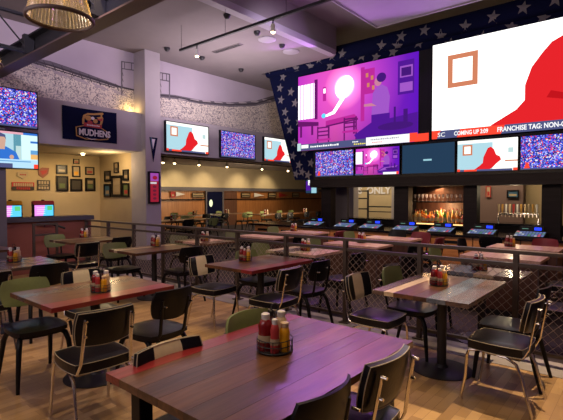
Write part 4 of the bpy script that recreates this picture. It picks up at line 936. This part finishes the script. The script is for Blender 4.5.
ho = squeeze('hot_sauce_bottle', 'sauce bottle', 'redprint', 'white', 'label', .15, .021, .008); my = squeeze('mayonnaise_bottle', 'sauce bottle', 'tan', 'white', None, .165, .029); bs_ = squeeze('steak_sauce_bottle', 'sauce bottle', 'sauce', 'plastic', 'label', .165, .022, .009)
CR_ = [(-1.485, 1.71, 'on the foreground table', 1.15), (-3.52, 1.84, 'on the left table with red near edge', 1), (-3.83, 3.86, 'on the middle table', 1), (-6.02, 4.06, 'on the table before the column', 1), (-8.30, 4.02, 'on the table by the maroon wall', 1),
       (-5.92, 2.0, 'on the table at the left edge', 1), (-1.46, 3.92, 'on the multicoloured table at right', 1), (-1.42, 4.98, 'on the grey table behind the railing', 1), (-6.0, 5.05, 'on the brown table past the railing', 1),
       (-3.85, 5.12, 'on the pale table behind the railing', 1), (-3.78, 6.6, 'on the pink centre table', 1), (-1.72, 7.6, 'on the pink table nearest the bar', 1), (-6.2, 7.8, 'on the leftmost pink table', 1)]
# rack-local offsets; turned so that the ketchup stands left and the mustard right for a viewer at the camera
for x, y, where, s_ in CR_:
    a = math.radians(40+random.uniform(-8, 8)); top = .75
    dup(rk0, 'black wire condiment rack '+where, (x, y, top), a, 'condiment racks', (s_,)*3)
    def at(u, v): u *= s_; v *= s_; return (x+u*math.cos(a)-v*math.sin(a), y+u*math.sin(a)+v*math.cos(a), top+.008*s_)
    sc = (s_,)*3
    dup(ke, 'red ketchup bottle in the rack '+where, at(-.042, -.004), a, 'ketchup bottles', sc)
    dup(mu, 'yellow mustard bottle in the rack '+where, at(.040, -.032), a, 'mustard bottles', sc)
    dup(ho, 'red hot sauce bottle in the rack '+where, at(-.006, -.048), a, 'hot sauce bottles', sc)
    dup(my, 'tan mayonnaise bottle in the rack '+where, at(.034, .030), a, 'mayonnaise bottles', sc)
    dup(bs_, 'dark steak sauce bottle in the rack '+where, at(-.012, .050), a, 'steak sauce bottles', sc)
# pair of jars on far-room tables
for x, y, z, w_ in ((-12.0, 8.7, .75, 'on the far table beside the column'), (-14.5, 11.6, .75, 'on the far table left of the navy door'), (-14.5, 13.4, .75, 'on the far table right of the navy door'), (-12.9, 14.2, .75, 'at the left of the far table below the pennants'), (-12.9, 17.0, .75, 'at the right of the far table below the pennants')):
    dup(ke, 'red ketchup bottle '+w_, (x, y, z), 0, 'ketchup bottles'); dup(my, 'tan sauce bottle '+w_, (x+.07, y+.09, z), 0, 'mayonnaise bottles')
# drop the template objects that were never placed
clean()

# ================================================================== LIGHTS
def light(kind, loc, col, e, size=.1, spot=None, blend=.6, aim=None, sy=None):
    l = bpy.data.lights.new('lamp_'+kind.lower(), kind); l.color = col; l.energy = e
    if kind == 'AREA':
        l.size = size
        if sy: l.shape = 'RECTANGLE'; l.size_y = sy
    else: l.shadow_soft_size = size
    if spot: l.spot_size = math.radians(spot); l.spot_blend = blend
    o = bpy.data.objects.new('lamp_'+kind.lower(), l); C.objects.link(o); o.location = loc
    d = Vector(aim)-Vector(loc) if aim else Vector((0, 0, -1)); o.rotation_euler = d.to_track_quat('-Z', 'Y').to_euler(); return o
WARM = (1, .72, .40)
for x, y in ((-3.4, 1.9), (-5.2, 2.9), (-1.3, 1.6), (-3.9, 4.0), (-7.5, 3.6), (-2.3, 2.9)):
    light('SPOT', (x, y-.3, 4.6), WARM, 115, .06, 75, .8)
light('SPOT', (-.55, 4.6, 4.4), WARM, 620, .03, 50, .35, aim=(-.30, 3.15, 0))
light('POINT', (lx, ly, 2.78), WARM, 3, .03)
for y in SP: light('SPOT', (-15.7, y*1.14, 2.9), (1, .76, .42), 60, .05, 90, .9, aim=(-17, y*1.14, 1.5))
for y in (3.2, 4.3, 5.2): light('SPOT', (-10.4, y, 2.5), (1, .72, .36), 26, .05, 110, .9, aim=(-11.5, y, 1.4))
light('POINT', (-10.1, 5.5, 2.3), (1, .74, .4), 12, .1)
light('POINT', (-9.62, 5.86, 3.6), (1, .66, .2), 2.2, .03)
light('AREA', (-9.5, 4.0, 3.55), (.95, .72, .75), 12, .06, aim=(-9.65, 4.0, 4.4), sy=1) if 0 else None
# added lilac fill by the screens, strengthening their purple reflection on the tables
light('AREA', (-5.0, 8.9, 4.75), (.62, .2, 1.0), 40, 4.5, aim=(-2.5, 1.5, .7), sy=.3)
light('AREA', (-5.0, -2.8, 2.2), (1, .86, .80), 190, 4.0, aim=(-5.0, -2.0, 5), sy=1.5)  # added upward fill behind the camera, brightens the ceiling
light('AREA', (-3.0, -3.2, 4.2), (.95, .80, .86), 60, 4.0, aim=(-8, 5, 3.0), sy=1.5)  # added soft fill from behind the camera
light('SPOT', (-4.0, 1.5, 4.7), (.86, .74, .95), 260, .2, 75, .9, aim=(-9.6, 5.0, 3.3))  # added lavender spot to brighten the left wall and column
light('SPOT', (-4.5, 6.0, 4.7), (.86, .74, .98), 150, .2, 75, .9, aim=(-9.6, 9.0, 3.6))  # added lavender spot to brighten the television band
light('AREA', (-7.6, 7.3, 3.2), (.95, .8, .85), 60, 2.0, aim=(-7.7, 7.3, 5), sy=2)  # added uplight without a fitting, lifts the grey ceiling
light('AREA', (-13.8, 15, 2.95), (1, .76, .48), 260, 2.0, aim=(-16.2, 15, 0), sy=14).data.energy = 380  # added fill to brighten the far room
light('AREA', (-4.2, 10.9, 1.72), (1, .55, .25), 9, .9, aim=(-4.0, 10.85, .9), sy=.2)
light('POINT', (-3.95, 10.75, 1.28), (1, .6, .28), 12, .08)
light('AREA', (-4, 12.4, 3.2), (1, .78, .5), 60, 3.5, aim=(-4, 14, 1.5), sy=.5)
light('AREA', (-7.5, 12.4, 3.2), (1, .82, .55), 45, 1.5, aim=(-7.5, 14, 1.5), sy=.5)
for x in (-6.0, -3.8, -1.6):
    for y in (5.4, 7.1): light('SPOT', (x, y, 4.7), (1, .66, .50), 95, .08, 80, .8)  # added warm spots to brighten the pink tables
light('AREA', (-4, 8.3, 2.0), (1, .68, .42), 26, 7, aim=(-4, 9.3, .4), sy=.2)  # added warm strip of fill aimed at the oak bar front
light('POINT', (-2.4, 10.9, 1.68), (1, .8, .5), 9, .06)  # added local light to brighten the tap handles
w = bpy.data.worlds.new('world'); bpy.context.scene.world = w; w.use_nodes = True; w.node_tree.nodes['Background'].inputs[0].default_value = (.02, .015, .03, 1)
sc = bpy.context.scene
sc.view_settings.view_transform = 'Standard'; sc.view_settings.look = 'None'; sc.view_settings.gamma = 1; sc.view_settings.exposure = .62
